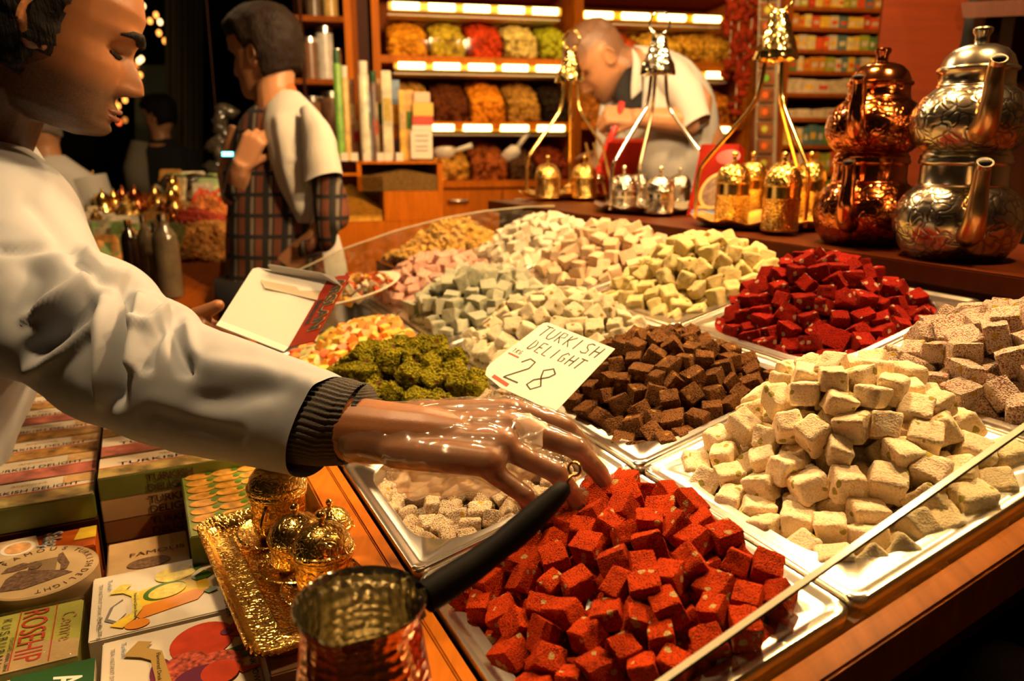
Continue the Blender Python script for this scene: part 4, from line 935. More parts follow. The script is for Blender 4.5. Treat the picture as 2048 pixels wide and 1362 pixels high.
def finish_body(mb, name, voxel, m, root, HMi=None, beard=None, smooth=3):
    me = remesh(mb, name, voxel, smooth)
    at_ = me.attributes.new('beard', 'FLOAT', 'POINT')
    if beard is not None:
        vals = [0.0] * len(me.vertices)
        for i, v in enumerate(me.vertices):
            q = HMi @ v.co
            if -.16 < q.x < .16 and abs(q.y) < .12 and -.17 < q.z < .16: vals[i] = beard(q.x, q.y, q.z)
        at_.data.foreach_set('value', vals)
    me.materials.append(m); o = bpy.data.objects.new(name, me); return put(o, root)
def seg_d(px, py, a, b):
    (x1, y1), (x2, y2) = a, b; dx, dy = x2 - x1, y2 - y1; t = max(0, min(1, ((px - x1) * dx + (py - y1) * dy) / (dx * dx + dy * dy + 1e-9)))
    return math.hypot(px - x1 - t * dx, py - y1 - t * dy), t
def folds(lines, rough=.0015, fr_=14, side=True):
    def f(t, a, p):
        v = noise.noise(p * fr_) * rough * 1.5 + noise.noise(p * fr_ * 2.6) * rough * .6
        if math.sin(a) > -.35 or not side:
            x, y, d = PIX(p); k = min(1, (math.sin(a) + .35) * 2)
            for pts, w, amp in lines:
                best = min(seg_d(x, y, pts[i], pts[i + 1])[0] for i in range(len(pts) - 1))
                if best < 3 * w: v += k * amp * math.exp(-(best / w) ** 2)
        return v
    return f
def sm(e0, e1, x): t = max(0, min(1, (x - e0) / (e1 - e0))); return t * t * (3 - 2 * t)

# ------------------------------------------------------------------ the seller
HM = fr(U(114, 57, .97), (.84, .38, -.37), (.33, .15, .93))
sp = thing('person', (-.82, .82, 0), 'seller in a white coat with a plastic glove reaching for sweets', 'person')
mb = MB(); add_head(mb, HM, 1.0)
nb0, nb1 = HM @ Vector((-.030, 0, -.06)), U(-70, 370, 1.10)
mb.tube([nb0 + (nb1 - nb0) * q for q in (0, .3, .6, 1.0, 1.25)], [.052, .054, .058, .066, .06], 20)
tor = [U(-80, 390, 1.12), U(-115, 520, 1.13), U(-130, 720, 1.07), U(-160, 950, 1.0), Vector((-.81, .84, .62))]
mb.tube(tor, [.065, .075, .07, .05, .06], 20)
for sx in (-.07, .07): mb.tube([(-.82 + sx, .84, .66), (-.82 + sx, .84, .35), (-.82 + sx, .82, .06)], [.085, .065, .045], 14); mb.box((-.86 + sx, .72, .0), (-.78 + sx, .86, .06))
RW = U(800, 868, .705)   # wrist
mb.tube([U(-30, 430, 1.0), U(40, 520, .95), U(200, 690, .87)], [.045, .045, .042], 16); mb.tube([U(200, 690, .87), U(420, 790, .80), U(640, 852, .745), RW], [.042, .038, .032, .027], 16)
HR = fr(RW, U(1060, 878, .665) - RW, (.10, -.42, .90))
CURL = ((30, 34, 20), (26, 32, 20), (28, 38, 22), (34, 46, 26)); SPL = (8, 2, -5, -13); THB = ((.80, .40, -.62), 10)
wx = (HR @ Vector((1, 0, 0)) - RW); mb.tube([U(700, 858, .726), RW, RW + wx * .03, RW + wx * .07], [.031, .0285, .026, .018], 16); add_hand(mb, HR, 1.17, CURL, SPL, THB)
LW = U(300, 655, 1.10)
mb.tube([U(-40, 460, 1.14), U(60, 590, 1.15), U(180, 655, 1.14), LW], [.045, .042, .036, .026], 14)
HL = fr(LW, U(430, 690, 1.05) - LW, (-.05, -.55, .82))
add_hand(mb, HL, 1.0, ((20, 30, 20), (18, 28, 20), (18, 28, 20), (20, 30, 20)), (4, 0, -3, -8), ((.93, .22, .30), -4), flip=1)
def beard(x, y, z):
    b = sm(-.035, -.070, z) * sm(.10, .02, x * .2 + abs(y) * .0 + .0) * sm(-.055, -.02, x)
    jaw = sm(-.030, -.062, z + max(0, .02 - x) * -.25) * sm(-.06, -.03, x)
    side = sm(.018, -.01, x) * sm(-.03, -.012, x) * sm(.03, -.02, z)
    lip = math.exp(-((z + .056) / .006) ** 2) * sm(.03, .02, abs(y)) * sm(.06, .07, x)
    mouth = math.exp(-((z + .076) / .009) ** 2) * sm(.026, .018, abs(y)) * sm(.07, .08, x)
    ch = sm(-.086, -.094, z)
    return max(0, min(1, max(jaw * .92, side * .8, lip * 1.0, ch * .97) - mouth * .5))
body = finish_body(mb, 'body', .0026, SKIN, sp, HM.inverted(), beard, 1)
def hmask(x, y, z):
    if x > .035: return z - (.072 + (.0) + (x - .035) * .2)
    if x > .012: return z - (.072 - (.035 - x) * 1.8)
    if x > -.012: return z + .040
    return z + .075 - max(0, (-.012 - x)) * .3
hair_shell(HM, hmask, .014, .006, 3).build('hair', HAIR, sp, True)
def on_face(y, z, off=.0015):
    best = min(((abs(head_surf(z, a * .01)[1] - y), a * .01) for a in range(-150, 151)), key=lambda q: q[0]); x, yy, zz = head_surf(z, best[1]); return HM @ Vector((x + off, yy, zz))
for sy in (-1, 1):
    MB().tube([on_face(sy * y, z, .001) for y, z in ((.010, .0185), (.018, .0225), (.028, .0255), (.040, .0250), (.050, .019))], [.004, .0066, .0066, .005, .0015], 8).build('eyebrow', HAIR, sp, True)
    MB().tube([on_face(sy * y, z, .0012) for y, z in ((.018, -.0055), (.025, -.0072), (.033, -.0072), (.043, -.0045))], [.0015, .0034, .0034, .0015], 6).build('eyelashes', HAIR, sp, True)
MB().tube([on_face(y, -.0765 - abs(y) * .02, -.0012) for y in (-.023, -.015, -.007, 0, .007, .015, .023)], .0014, 6).build('lips_line', mat('lip_dark', (.12, .03, .02), .5), sp, True)

FL = [([(60, 540), (45, 590), (40, 620)], 34, -.016), ([(40, 632), (80, 618), (130, 592), (175, 562)], 15, .013), ([(70, 700), (120, 655), (180, 612)], 20, -.018), ([(60, 740), (130, 700), (180, 660)], 14, .008),
      ([(256, 575), (248, 630), (236, 700), (224, 800)], 15, -.021), ([(203, 610), (206, 700), (210, 800)], 15, .012), ([(275, 600), (262, 690), (262, 730)], 11, .010), ([(265, 655), (300, 648), (335, 618)], 9, .010), ([(290, 730), (296, 690), (318, 650)], 12, -.012),
      ([(345, 640), (352, 690), (370, 735)], 14, -.014), ([(375, 655), (385, 705)], 12, .007), ([(175, 500), (210, 540), (255, 548)], 9, .006), ([(150, 520), (190, 560), (250, 566)], 9, -.007), ([(262, 556), (320, 590), (362, 632)], 7, -.006),
      ([(60, 400), (120, 470), (150, 500)], 16, -.008), ([(0, 500), (60, 490), (150, 485)], 9, -.007), ([(400, 800), (470, 795), (560, 770)], 26, -.007), ([(420, 730), (520, 740), (620, 775)], 22, .006), ([(300, 830), (380, 850), (470, 870)], 20, -.004)]
SL = [(30, 278, -190, 560, 1.04, .8), (92, 335, -130, 680, 1.00, .8), (128, 420, -70, 735, .97, .8), (166, 487, 10, 752, .93, .82), (246, 522, 100, 788, .895, .85), (296, 574, 178, 842, .865, .85), (345, 600, 250, 868, .84, .85), (367, 630, 300, 886, .825, .84), (440, 662, 380, 908, .80, .82), (560, 706, 490, 932, .77, .8), (640, 735, 562, 946, .752, .78), (686, 754, 600, 956, .740, .76)]
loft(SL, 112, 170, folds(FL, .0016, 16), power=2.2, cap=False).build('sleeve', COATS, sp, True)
KN = mat('dark_knit', (.055, .046, .036), .9, bump=.4, bs=700)
loft([(640, 752, 585, 926, .750, .76), (690, 756, 625, 930, .739, .90), (716, 764, 655, 931, .736, .92), (732, 768, 692, 928, .733, .92), (728, 776, 690, 920, .733, .88)], 288, 24, lambda t, a, p: .0007 * math.sin(48 * a), cap=False, power=2.1).build('knit_cuff', KN, sp, True)
TOR = [(-250, 300, 20, 284, 1.13, .6), (-300, 350, 70, 320, 1.13, .75), (-330, 410, 104, 375, 1.13, .8), (-345, 500, 122, 440, 1.13, .8), (-340, 620, 110, 560, 1.10, .8), (-330, 760, 62, 742, 1.04, .78), (-330, 900, 8, 905, 1.0, .74), (-340, 1150, -40, 1150, .97, .62), (-350, 1500, -70, 1500, .95, .6)]
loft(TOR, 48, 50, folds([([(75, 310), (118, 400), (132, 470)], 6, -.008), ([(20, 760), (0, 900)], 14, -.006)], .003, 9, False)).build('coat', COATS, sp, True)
loft([(-150, 232, 44, 262, 1.06, .75), (-165, 262, 56, 280, 1.06, .8), (-190, 300, 78, 318, 1.06, .85)], 32, 8, cap=False).build('collar', COATS, sp, True)
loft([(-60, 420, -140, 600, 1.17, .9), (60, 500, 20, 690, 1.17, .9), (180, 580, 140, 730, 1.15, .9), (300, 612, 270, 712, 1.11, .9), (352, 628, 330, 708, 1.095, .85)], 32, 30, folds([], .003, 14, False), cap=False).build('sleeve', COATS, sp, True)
MB().tube([(-.82, .84, .70), (-.82, .84, .30)], [.165, .15], 24).build('coat_skirt', COATS, sp, 50)
# the thin plastic glove
gm = MB(); add_hand(gm, HR, 1.17, CURL, SPL, THB, grow=.0030)
gme = remesh(gm, 'glove', .0034, 2)
def crink(p, amp=.0035):
    return noise.noise_vector(p * 38) * amp + noise.noise_vector(p * 95) * amp * .45
for v in gme.vertices: v.co = v.co + crink(v.co, .0026)
FILM = bpy.data.materials.new('glove_film'); FILM.use_nodes = True; N, L = FILM.node_tree.nodes, FILM.node_tree.links; N.clear()
out = N.new('ShaderNodeOutputMaterial'); tr = N.new('ShaderNodeBsdfTransparent'); gl = N.new('ShaderNodeBsdfGlossy'); df = N.new('ShaderNodeBsdfDiffuse'); tl_ = N.new('ShaderNodeBsdfTranslucent')
tr.inputs[0].default_value = (.97, .95, .90, 1); gl.inputs['Roughness'].default_value = .12; df.inputs[0].default_value = (.9, .82, .68, 1); tl_.inputs[0].default_value = (.9, .82, .68, 1)
co = _coord(N, L); nz_ = N.new('ShaderNodeTexNoise'); nz_.noise_type = 'RIDGED_MULTIFRACTAL'; nz_.inputs['Scale'].default_value = 32; nz_.inputs['Detail'].default_value = 3; nz_.inputs['Distortion'].default_value = 1.0; L.new(co, nz_.inputs['Vector'])
bp = N.new('ShaderNodeBump'); bp.inputs['Strength'].default_value = .55; bp.inputs['Distance'].default_value = .006; L.new(nz_.outputs['Fac'], bp.inputs['Height']); L.new(bp.outputs[0], gl.inputs['Normal'])
a1 = N.new('ShaderNodeAddShader'); L.new(df.outputs[0], a1.inputs[0]); L.new(tl_.outputs[0], a1.inputs[1])
m1 = N.new('ShaderNodeMixShader'); m1.inputs[0].default_value = .035; L.new(tr.outputs[0], m1.inputs[1]); L.new(a1.outputs[0], m1.inputs[2])
lw = N.new('ShaderNodeLayerWeight'); lw.inputs[0].default_value = .35; L.new(bp.outputs[0], lw.inputs['Normal']); mr = N.new('ShaderNodeMapRange'); L.new(lw.outputs['Facing'], mr.inputs[0]); mr.inputs[3].default_value = .035; mr.inputs[4].default_value = .45
m2 = N.new('ShaderNodeMixShader'); L.new(mr.outputs[0], m2.inputs[0]); L.new(m1.outputs[0], m2.inputs[1]); L.new(gl.outputs[0], m2.inputs[2]); L.new(m2.outputs[0], out.inputs[0])
gme.materials.append(FILM); glove = put(bpy.data.objects.new('glove', gme), sp)
FILM2 = FILM.copy(); FILM2.name = 'glove_cuff_film'
for n in FILM2.node_tree.nodes:
    if n.type == 'MIX_SHADER' and not n.inputs[0].is_linked: n.inputs[0].default_value = .30
def bagf(t, a, p):
    v = crink(p, .006); return v.x + v.y * .7 + .0025 * math.sin(9 * a + 20 * t)
loft([(846, 806, 796, 986, .712, .50), (862, 822, 820, 994, .708, .5), (910, 838, 890, 990, .698, .5), (985, 830, 975, 978, .684, .5), (1050, 836, 1045, 962, .672, .5), (1095, 852, 1080, 945, .664, .5)], 56, 40, bagf, cap=False).build('glove_cuff', FILM2, glove, True)

# ------------------------------------------------------------------ open carton in the other hand
ct = thing('open_carton', U(520, 640, 1.03), 'open white carton with a red end flap held by the seller', 'carton')
PAPER = mat('carton_paper', (.46, .44, .40), .6); REDC = mat('carton_red', (.20, .018, .006), .5, spec=.1)
def slab(pts, th, name, m, par, bev=0):
    pts = [Vector(p) for p in pts]; n = (pts[1] - pts[0]).cross(pts[2] - pts[1]).normalized() * th
    k = len(pts); b = MB().rings([pts, [p + n for p in pts]], True, True); return b.build(name, m, par)
a0, a1, a2, a3 = U(440, 640, 1.02), U(512, 536, 1.11), U(664, 566, 1.09), U(590, 704, .995)      # floor of the carton
slab([U(440, 640, 1.02), U(500, 545, 1.105), U(506, 537, 1.112), U(516, 535, 1.113), U(654, 561, 1.09), U(577, 694, .995)], .0012, 'carton_floor', PAPER, ct)
it, ib, ot = U(654, 561, 1.088), U(577, 694, .993), U(686, 576, 1.046)
ex = (ib - it).normalized(); ey = (ot - it); ey = (ey - ex * ey.dot(ex)); fw_ = ey.length; ey.normalize(); nrm = ex.cross(ey); fl_ = (ib - it).length
Fm = frame(it, ex, ey, nrm)
MB().prism([(-.001, 0), (fl_, 0), (fl_ + .001, fw_), (.006, fw_), (.001, fw_ * .8), (-.003, fw_ * .45)], -.0012, 0, Fm).build('end_flap', REDC, ct)
slab([U(520, 537, 1.112), U(654, 561, 1.09), U(684, 573, 1.050), U(668, 553, 1.060), U(640, 545, 1.075), U(540, 528, 1.095), U(536, 530, 1.097), U(545, 541, 1.10)], .0012, 'top_flap', PAPER, ct)
slab([U(526, 548, 1.106), U(650, 570, 1.086), U(634, 600, 1.056), U(530, 576, 1.071), U(522, 562, 1.086)], .0010, 'inner_flap', MATS.get('carton_tan') or mat('carton_tan', (.34, .29, .21), .6), ct)
slab([U(440, 640, 1.02), U(577, 694, .995), U(568, 703, .975), U(432, 650, .995)], .0012, 'front_wall', PAPER, ct)
text('ARSLAN', Fm @ Matrix.Translation((fl_ * .06, fw_ * .50, .0008)), fw_ * .62, GOLDP, ct, sx=(fl_ * .86) / (fw_ * .62 * 4.05), bold=fw_ * .035); text('ARSLAN', Fm @ Matrix.Translation((fl_ * .06, fw_ * .50, .0016)), fw_ * .62, INK, ct, sx=(fl_ * .86) / (fw_ * .62 * 4.05), bold=fw_ * .012)
text('Baharat', Fm @ Matrix.Translation((fl_ * .34, fw_ * .16, .0010)), fw_ * .34, INK, ct, sx=1.1, bold=fw_ * .01)
LIP = mat('lips', (.15, .045, .025), .45)
for z_, r_ in ((-.0715, .0034), (-.0825, .0038)): MB().tube([on_face(y, z_ + (abs(y) * .12 if z_ < -.08 else -abs(y) * .10), -.0008) for y in (-.021, -.014, -.007, 0, .007, .014, .021)], [r_ * q for q in (.25, .7, .95, 1, .95, .7, .25)], 8).build('lip', LIP, sp, True)

# ------------------------------------------------------------------ lit shelving at the back
e_, n_ = Vector((math.cos(R(12)), math.sin(R(12)), 0)), Vector((-math.sin(R(12)), math.cos(R(12)), 0))
W0 = U(775, 298, 3.15); WF = frame(Vector((W0.x, W0.y, 0)), e_, n_, Vector((0, 0, 1)))
def ws(x, y, off=0):
    p = on_plane(x, y, W0 - n_ * off, n_) - Vector((W0.x, W0.y, 0)); return p.dot(e_), p.z
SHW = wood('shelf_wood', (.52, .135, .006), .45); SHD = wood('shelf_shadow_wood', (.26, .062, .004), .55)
TUBE = mat('lit_tube', (1, .74, .27), .4, emit=2.8); STRIP = mat('strip_housing', (.85, .45, .01), .4)
ACR = glassy('acrylic', (.92, .88, .8), .006, .05, .90)
wb = struct(MB().box((-.36, .46, 0), (2.9, .50, 2.8), WF).build('wall_shop', wood('shop_panelling', (.30, .09, .02), .5)))
def lump_mesh(seed, n=7, m=5, amp=.35):
    mb = MB(); mb.ball((0, 0, 0), 1, n, m)
    for i, v in enumerate(mb.v): mb.v[i] = v + noise.noise_vector(v * 1.7 + Vector((seed, 0, 0))) * amp
    return mb
LUMPS = [lump_mesh(k * 3.7) for k in range(4)]
def heap(name, M, w, d, zf, zb, n, sz, m, seed, parent, flat=.6, bulge=.03):
    """a bank of dried fruit sloping from back to front, with the face behind the clear front"""
    rg = random.Random(seed); mb = MB()
    mb.hexa([M @ Vector(p) for p in ((0, 0, 0), (w, 0, 0), (w, d, 0), (0, d, 0), (0, 0, zf * .9), (w, 0, zf * .9), (w, d, zb * .9), (0, d, zb * .9))])
    for k in range(n):
        u, v = rg.random(), rg.random()
        if rg.random() < .25: x, y, z = u * w, .004, zf * rg.random()
        else: x, y, z = u * w, v * d, zf + (zb - zf) * v + bulge * math.sin(math.pi * u) * math.sin(math.pi * v)
        s = sz * rg.uniform(.7, 1.25); Q = M @ Matrix.Translation((min(max(x, s * .7), w - s * .7), max(y, s * .4), z)) @ Matrix.Rotation(rg.uniform(0, 6), 4, Vector((rg.random() - .5, rg.random() - .5, rg.random() - .5)).normalized()) @ Matrix.Diagonal((s, s * .8, s * flat, 1))
        L_ = rg.choice(LUMPS); mb.add(L_.v, L_.f, Q)
    return tag(mb.build(name, m, parent, True), kind='stuff')
def fruitmat(name, col): return mat(name, (col[0], col[1] * .8, col[2] * .4), .6, var=.5, vs=45, spec=.1)
def shelf_unit(name, label, x0, x1, tiers, lights, base):
    s0, _ = ws(x0, 298); s1, _ = ws(x1, 298); t = thing(name, WF @ Vector(((s0 + s1) / 2, .2, 0)), label, 'shelf')
    for s in (s0 - .03, s1): MB().box((s, -.02, 1.046), (s + .03, .455, 2.1), WF).build('upright', SHW, t)
    for y in tiers:
        _, z = ws(x0 + 40, y); MB().box((s0, -.02, z - .028), (s1, .46, z), WF).build('shelf_board', SHW, t)
        MB().box((s0, .02, z + .0), (s1, .04, z + .0), WF)
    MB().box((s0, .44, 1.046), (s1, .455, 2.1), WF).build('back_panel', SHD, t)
    for y, xa, xb in lights:
        a, z = ws(xa, y); b, _ = ws(xb, y); lo = MB().box((a, -.012, z - .016), (b, .018, z + .016), WF).build('light_strip', STRIP, t, bevel=.004)
        n = max(1, round((b - a) / .155))
        for k in range(n):
            q0, q1 = a + (b - a) * (k + .13) / n, a + (b - a) * (k + .87) / n
            MB().tube([(q0, -.016, z), (q1, -.016, z)], .013, 8, M=WF).build('lit_tube', TUBE, lo, 50)
        MB().box((a, .018, z - .03), (b, .20, z - .024), WF).build('reflector', mat('reflector_cream', (.80, .66, .40), .5), lo)
    return t, s0, s1
ut, s0, s1 = shelf_unit('dried_fruit_shelf', 'lit orange shelf of dried fruit and nuts left of the bent man', 768, 1145, (112, 243, 362, -60), ((12, 775, 1122), (131, 787, 1128), (255, 840, 1135)), 362)
vt, v0, v1 = shelf_unit('dried_fruit_shelf', 'lit shelf of yellow and orange dried fruit behind the bent man', 1158, 1482, (120, 245, 362, -45), ((30, 1158, 1446), (148, 1290, 1458), (259, 1340, 1462)), 362)
def fruit_bin(x0, x1, yb, yt, yf, col, label, k, sz=.022, group='dried fruit bins on the lit shelves', flat=.6, mname=None):
    a, z0 = ws(x0, yb); b, _ = ws(x1, yb); _, z1 = ws(x0, yt, -.20); _, zf = ws(x0, yf)
    z0 += .002; w = b - a - .008; t = thing('dried_fruit_bin', WF @ Vector((a + w / 2, .1, z0)), label, 'bin', group); M = WF @ Matrix.Translation((a + .004, .012, z0))
    heap('fruit_heap', M, w, .24, max(.03, zf - z0), max(.06, z1 - z0 - .02), 170, sz, fruitmat('fruit_%d' % k, col), k, t, flat)
    MB().box((-.003, -.006, 0), (w + .003, -.003, max(.03, zf - z0) + .012), M).build('clear_front', ACR, t)
    for x in (-.0035, w + .0005): MB().add([(x, -.004, 0), (x + .003, -.004, 0), (x + .003, .24, 0), (x, .24, 0), (x, -.004, zf - z0 + .012), (x + .003, -.004, zf - z0 + .012), (x + .003, .24, z1 - z0), (x, .24, z1 - z0)], [(0, 3, 2, 1), (4, 5, 6, 7), (0, 1, 5, 4), (1, 2, 6, 5), (2, 3, 7, 6), (3, 0, 4, 7)], M).build('divider', ACR, t)
bins = [(776, 858, 111, 40, 84, (.85, .36, .03), 'orange-yellow dried fruit strips'), (860, 934, 111, 42, 82, (.52, .46, .06), 'pale green dried fruit'), (936, 1008, 111, 44, 82, (.55, .06, .015), 'red dried berries'), (1010, 1078, 111, 48, 84, (.80, .66, .34), 'white dried coconut'), (1080, 1140, 111, 52, 86, (.42, .52, .04), 'lime green dried fruit'),
    (788, 862, 242, 160, 208, (.48, .30, .08), 'tan nuts'), (866, 940, 242, 162, 212, (.12, .035, .012), 'dark brown dates'), (942, 1014, 242, 162, 210, (.80, .28, .02), 'orange dried apricots'), (1016, 1084, 242, 164, 212, (.46, .28, .08), 'tan figs'), (1086, 1141, 242, 166, 214, (.020, .012, .008), 'black dried prunes'),
    (866, 942, 360, 290, 336, (.60, .34, .08), 'pale flaked nuts'), (944, 1018, 360, 284, 332, (.34, .10, .03), 'brown hazelnuts'), (1020, 1072, 360, 292, 336, (.10, .05, .03), 'dark seeds'), (1074, 1141, 360, 288, 334, (.24, .045, .02), 'dark red raisins')]
row = ['top', 'middle', 'bottom']
for k, (x0, x1, yb, yt, yf, col, d) in enumerate(bins): fruit_bin(x0, x1, yb, yt, yf, col, 'clear bin of %s on the %s lit shelf' % (d, row[0 if k < 5 else 1 if k < 10 else 2]), k)
bins = [(1205, 1282, 119, 62, 96, (.42, .07, .02), 'dark red fruit behind the bent man'), (1284, 1368, 119, 62, 98, (.72, .46, .08), 'yellow fruit behind the bent man'), (1370, 1478, 119, 62, 100, (.70, .42, .06), 'golden fruit beside the hanging peppers'),
    (1380, 1478, 244, 172, 216, (.62, .24, .03), 'orange fruit beside the hanging peppers'), (1390, 1430, 360, 292, 330, (.40, .20, .04), 'brown nuts beside the coat'), (1432, 1478, 360, 292, 330, (.62, .40, .10), 'pale nuts beside the packet strip'), (1160, 1203, 244, 172, 216, (.40, .16, .03), 'brown fruit by the shelf upright')]
for k, (x0, x1, yb, yt, yf, col, d) in enumerate(bins): fruit_bin(x0, x1, yb, yt, yf, col, 'clear bin of %s' % d, 30 + k)
# white scoops
SCO = mat('scoop_white', (.75, .68, .56), .35)
def scoop(P, d, s, label):
    d = Vector(d).normalized(); t = thing('scoop', P, label, 'scoop', 'white scoops in the nut bins'); Mx = fr(P, d, (0, 0, 1)) @ Matrix.Scale(s, 4)
    rs = [[(x, r * math.cos(a), r * math.sin(a) + z) for a in [R(q) for q in range(150, 391, 20)]] for x, r, z in ((-.075, .020, .01), (-.06, .034, .012), (-.03, .036, .012), (0, .030, .012), (.012, .012, .01))]
    b = MB().rings(rs, False, True, closed=False); b.v = [Mx @ v for v in b.v]; b.build('bowl', SCO, t, True); MB().tube([(.006, 0, .005), (.03, 0, .012), (.09, 0, .022)], [.009, .010, .012], 10, M=Mx).build('handle', SCO, t, True)
scoop(on_plane(905, 306, W0 - n_ * -.05, n_), (.95, -.25, .10), 1.0, 'white scoop lying in the pale nut bin'); scoop(on_plane(1035, 300, W0 - n_ * -.05, n_), (.62, -.3, .62), 1.0, 'white scoop standing in the dark seed bin')
# base cabinets under the shelves
cb = thing('base_cabinet', WF @ Vector((.55, 0, 0)), 'orange wooden base cabinet below the nut bins', 'cabinet')
sa, zt = ws(870, 364); sb, _ = ws(1480, 364)
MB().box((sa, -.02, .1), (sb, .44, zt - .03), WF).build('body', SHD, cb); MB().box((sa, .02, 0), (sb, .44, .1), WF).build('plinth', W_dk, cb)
dx = (sb - sa) / 5
for k in range(5):
    dr = MB().box((sa + dx * k + .003, -.042, .12), (sa + dx * (k + 1) - .003, -.022, zt - .035), WF).build('door', SHW, cb, bevel=.002)
    MB().tube([(sa + dx * k + .05, -.045, zt - .075), (sa + dx * k + .05, -.065, zt - .075), (sa + dx * k + .13, -.065, zt - .075), (sa + dx * k + .13, -.045, zt - .075)], .006, 8, M=WF).build('handle', STEEL, dr, True)
# jars along the very top
for k in range(9):
    s, _ = ws(1170 + k * 34, 0); _, z = ws(1170, -45); P = WF @ Vector((s, .06, z)); t = thing('jar', P, 'glass jar on the top shelf above the bent man', 'jar', 'jars on the top shelf')
    MB().lathe([(0, 0), (.028, 0), (.03, .01), (.03, .07), (.022, .085)], 14, Matrix.Translation(P)).build('glass_body', mat('jar_dark', (.12, .05, .02), .1, spec=.8), t, True); MB().lathe([(.024, .083), (.024, .10), (0, .101)], 14, Matrix.Translation(P)).build('cap', STEEL, t, 40)

# ------------------------------------------------------------------ hanging peppers, packet strip, tea shelves
PEP = mat('dried_pepper_red', (.18, .016, .003), .6, spec=.04, var=.5, vs=40)
for k in range(4):
    top = on_plane(1466 + k * 15, -40, W0 - n_ * .55, n_); t = thing('pepper_string', top, '%s string of dried red peppers hanging beside the packet strip' % ['first', 'second', 'third', 'fourth'][k], 'pepper string', 'strings of dried peppers')
    ln = (150, 225, 190, 120)[k]; bot = on_plane(1458 + k * 13, ln, W0 - n_ * .55, n_)
    MB().tube([top, bot], .002, 5).build('string', CARD_B, t); rg = random.Random(k)
    me = None; n = int(ln / 12) + 4
    for q in range(n):
        P = top.lerp(bot, q / (n - 1)) + Vector((rg.uniform(-.018, .018), rg.uniform(-.02, .01), 0)); L_ = LUMPS[q % 4]
        MB().add(L_.v, L_.f, Matrix.Translation(P) @ Matrix.Rotation(rg.uniform(0, 6), 4, Vector((rg.random(), rg.random(), .3)).normalized()) @ Matrix.Diagonal((.015, .013, .024, 1))).build('dried_pepper', PEP, t, True)
ps = thing('packet_strip', on_plane(1530, 420, W0 - n_ * .61, n_), 'hanging plastic strip of spice sachets with round coloured stickers', 'packet strip')
def wq(x, y, off): return on_plane(x, y, W0 - n_ * off, n_)
slab([wq(1520, -60, .60), wq(1562, -60, .60), wq(1549, 420, .60), wq(1507, 420, .60)], .003, 'backing', mat('strip_plastic', (.42, .34, .22), .25), ps)
st = [mat('sticker_orange', (.80, .14, .02), .4), mat('sticker_lime', (.55, .52, .05), .4), mat('sticker_green', (.16, .45, .04), .4)]
SAC = mat('sachet', (.26, .09, .03), .25, var=.35, vs=30)
for k in range(13):
    y0 = -28 + k * 34; x = 1537 - (y0 + 60) * 13 / 480
    p = slab([wq(x - 15, y0 + 28, .606), wq(x + 15, y0 + 28, .606), wq(x + 15, y0, .606), wq(x - 15, y0, .606)], .012, 'sachet', SAC, ps)
    c = wq(x, y0 + 14, .622); MB().prism(ell(0, 0, .0125, .0125, 14), 0, .001, frame(c, e_, Vector((0, 0, 1)), -n_)).build('sticker', st[(0, 1, 0, 1, 0, 2, 0, 0, 1, 0, 1, 0, 1)[k]], p)
# tea shelves
TE0, TN_ = U(1680, 298, 3.0), Vector((-.16, .987, 0)).normalized(); te = Vector((TN_.y, -TN_.x, 0)); TF = frame(Vector((TE0.x, TE0.y, 0)), te, TN_, Vector((0, 0, 1)))
def ts(x, y): p = on_plane(x, y, TE0, TN_) - Vector((TE0.x, TE0.y, 0)); return p.dot(te), p.z
bk = thing('tea_shelf', TF @ Vector((0, .1, 0)), 'tall red-brown shelf packed with small tea boxes', 'shelf'); W_sh = wood('tea_shelf_wood', (.24, .05, .005), .5)
a, _ = ts(1562, 298); b, _ = ts(1800, 298)
for s in (a - .03, b): MB().box((s, -.01, 0), (s + .03, .2, 2.2), TF).build('upright', W_sh, bk)
MB().box((a, .19, 0), (b, .20, 2.2), TF).build('back_panel', W_dk, bk)
ys = [-22, 15, 56, 100, 143, 187, 236, 290, 345, 400]; rg = random.Random(8)
pal = [mat('tea_%d' % i, (c[0] * .75, c[1] * .6, c[2] * .4), .5, var=.2, vs=50, spec=.1) for i, c in enumerate([(.70, .10, .03), (.75, .50, .06), (.62, .56, .40), (.34, .40, .05), (.60, .26, .03), (.10, .25, .06), (.70, .62, .20), (.45, .04, .03), (.66, .58, .46), (.10, .20, .22)])]
ordn = ['top', 'second', 'third', 'fourth', 'fifth', 'sixth', 'seventh', 'eighth', 'ninth', 'lowest']
for k, y in enumerate(ys):
    _, z = ts(1660, y); MB().box((a, -.01, z - .014), (b, .19, z), TF).build('shelf_board', W_sh, bk)
    if k == 0: continue
    _, zu = ts(1660, ys[k - 1]); hh = (zu - z) - .02; x = a + .004; pale = k in (5, 6)
    while x < b - .035:
        w = rg.uniform(.022, .040) if not pale else rg.uniform(.05, .07); h = hh * rg.uniform(.78, .96) * (.55 if k == 6 else 1)
        if x + w > b: break
        m = pal[rg.choice((2, 8, 8, 2))] if pale else pal[rg.randrange(10)]
        t = MB().box((x, .004, z), (x + w - .002, .12, z + h), TF).build('tea_box', m, None, bevel=.001); tag(t, 'small upright tea box on the %s board of the tea shelf' % ordn[k], 'box', 'tea boxes on the %s board' % ordn[k])
        MB().box((x + w * .2, .0035, z + h * .3), (x + w * .8, .0042, z + h * .62), TF).build('printed_panel', pal[rg.choice((1, 2, 8, 0))], t)
        x += w
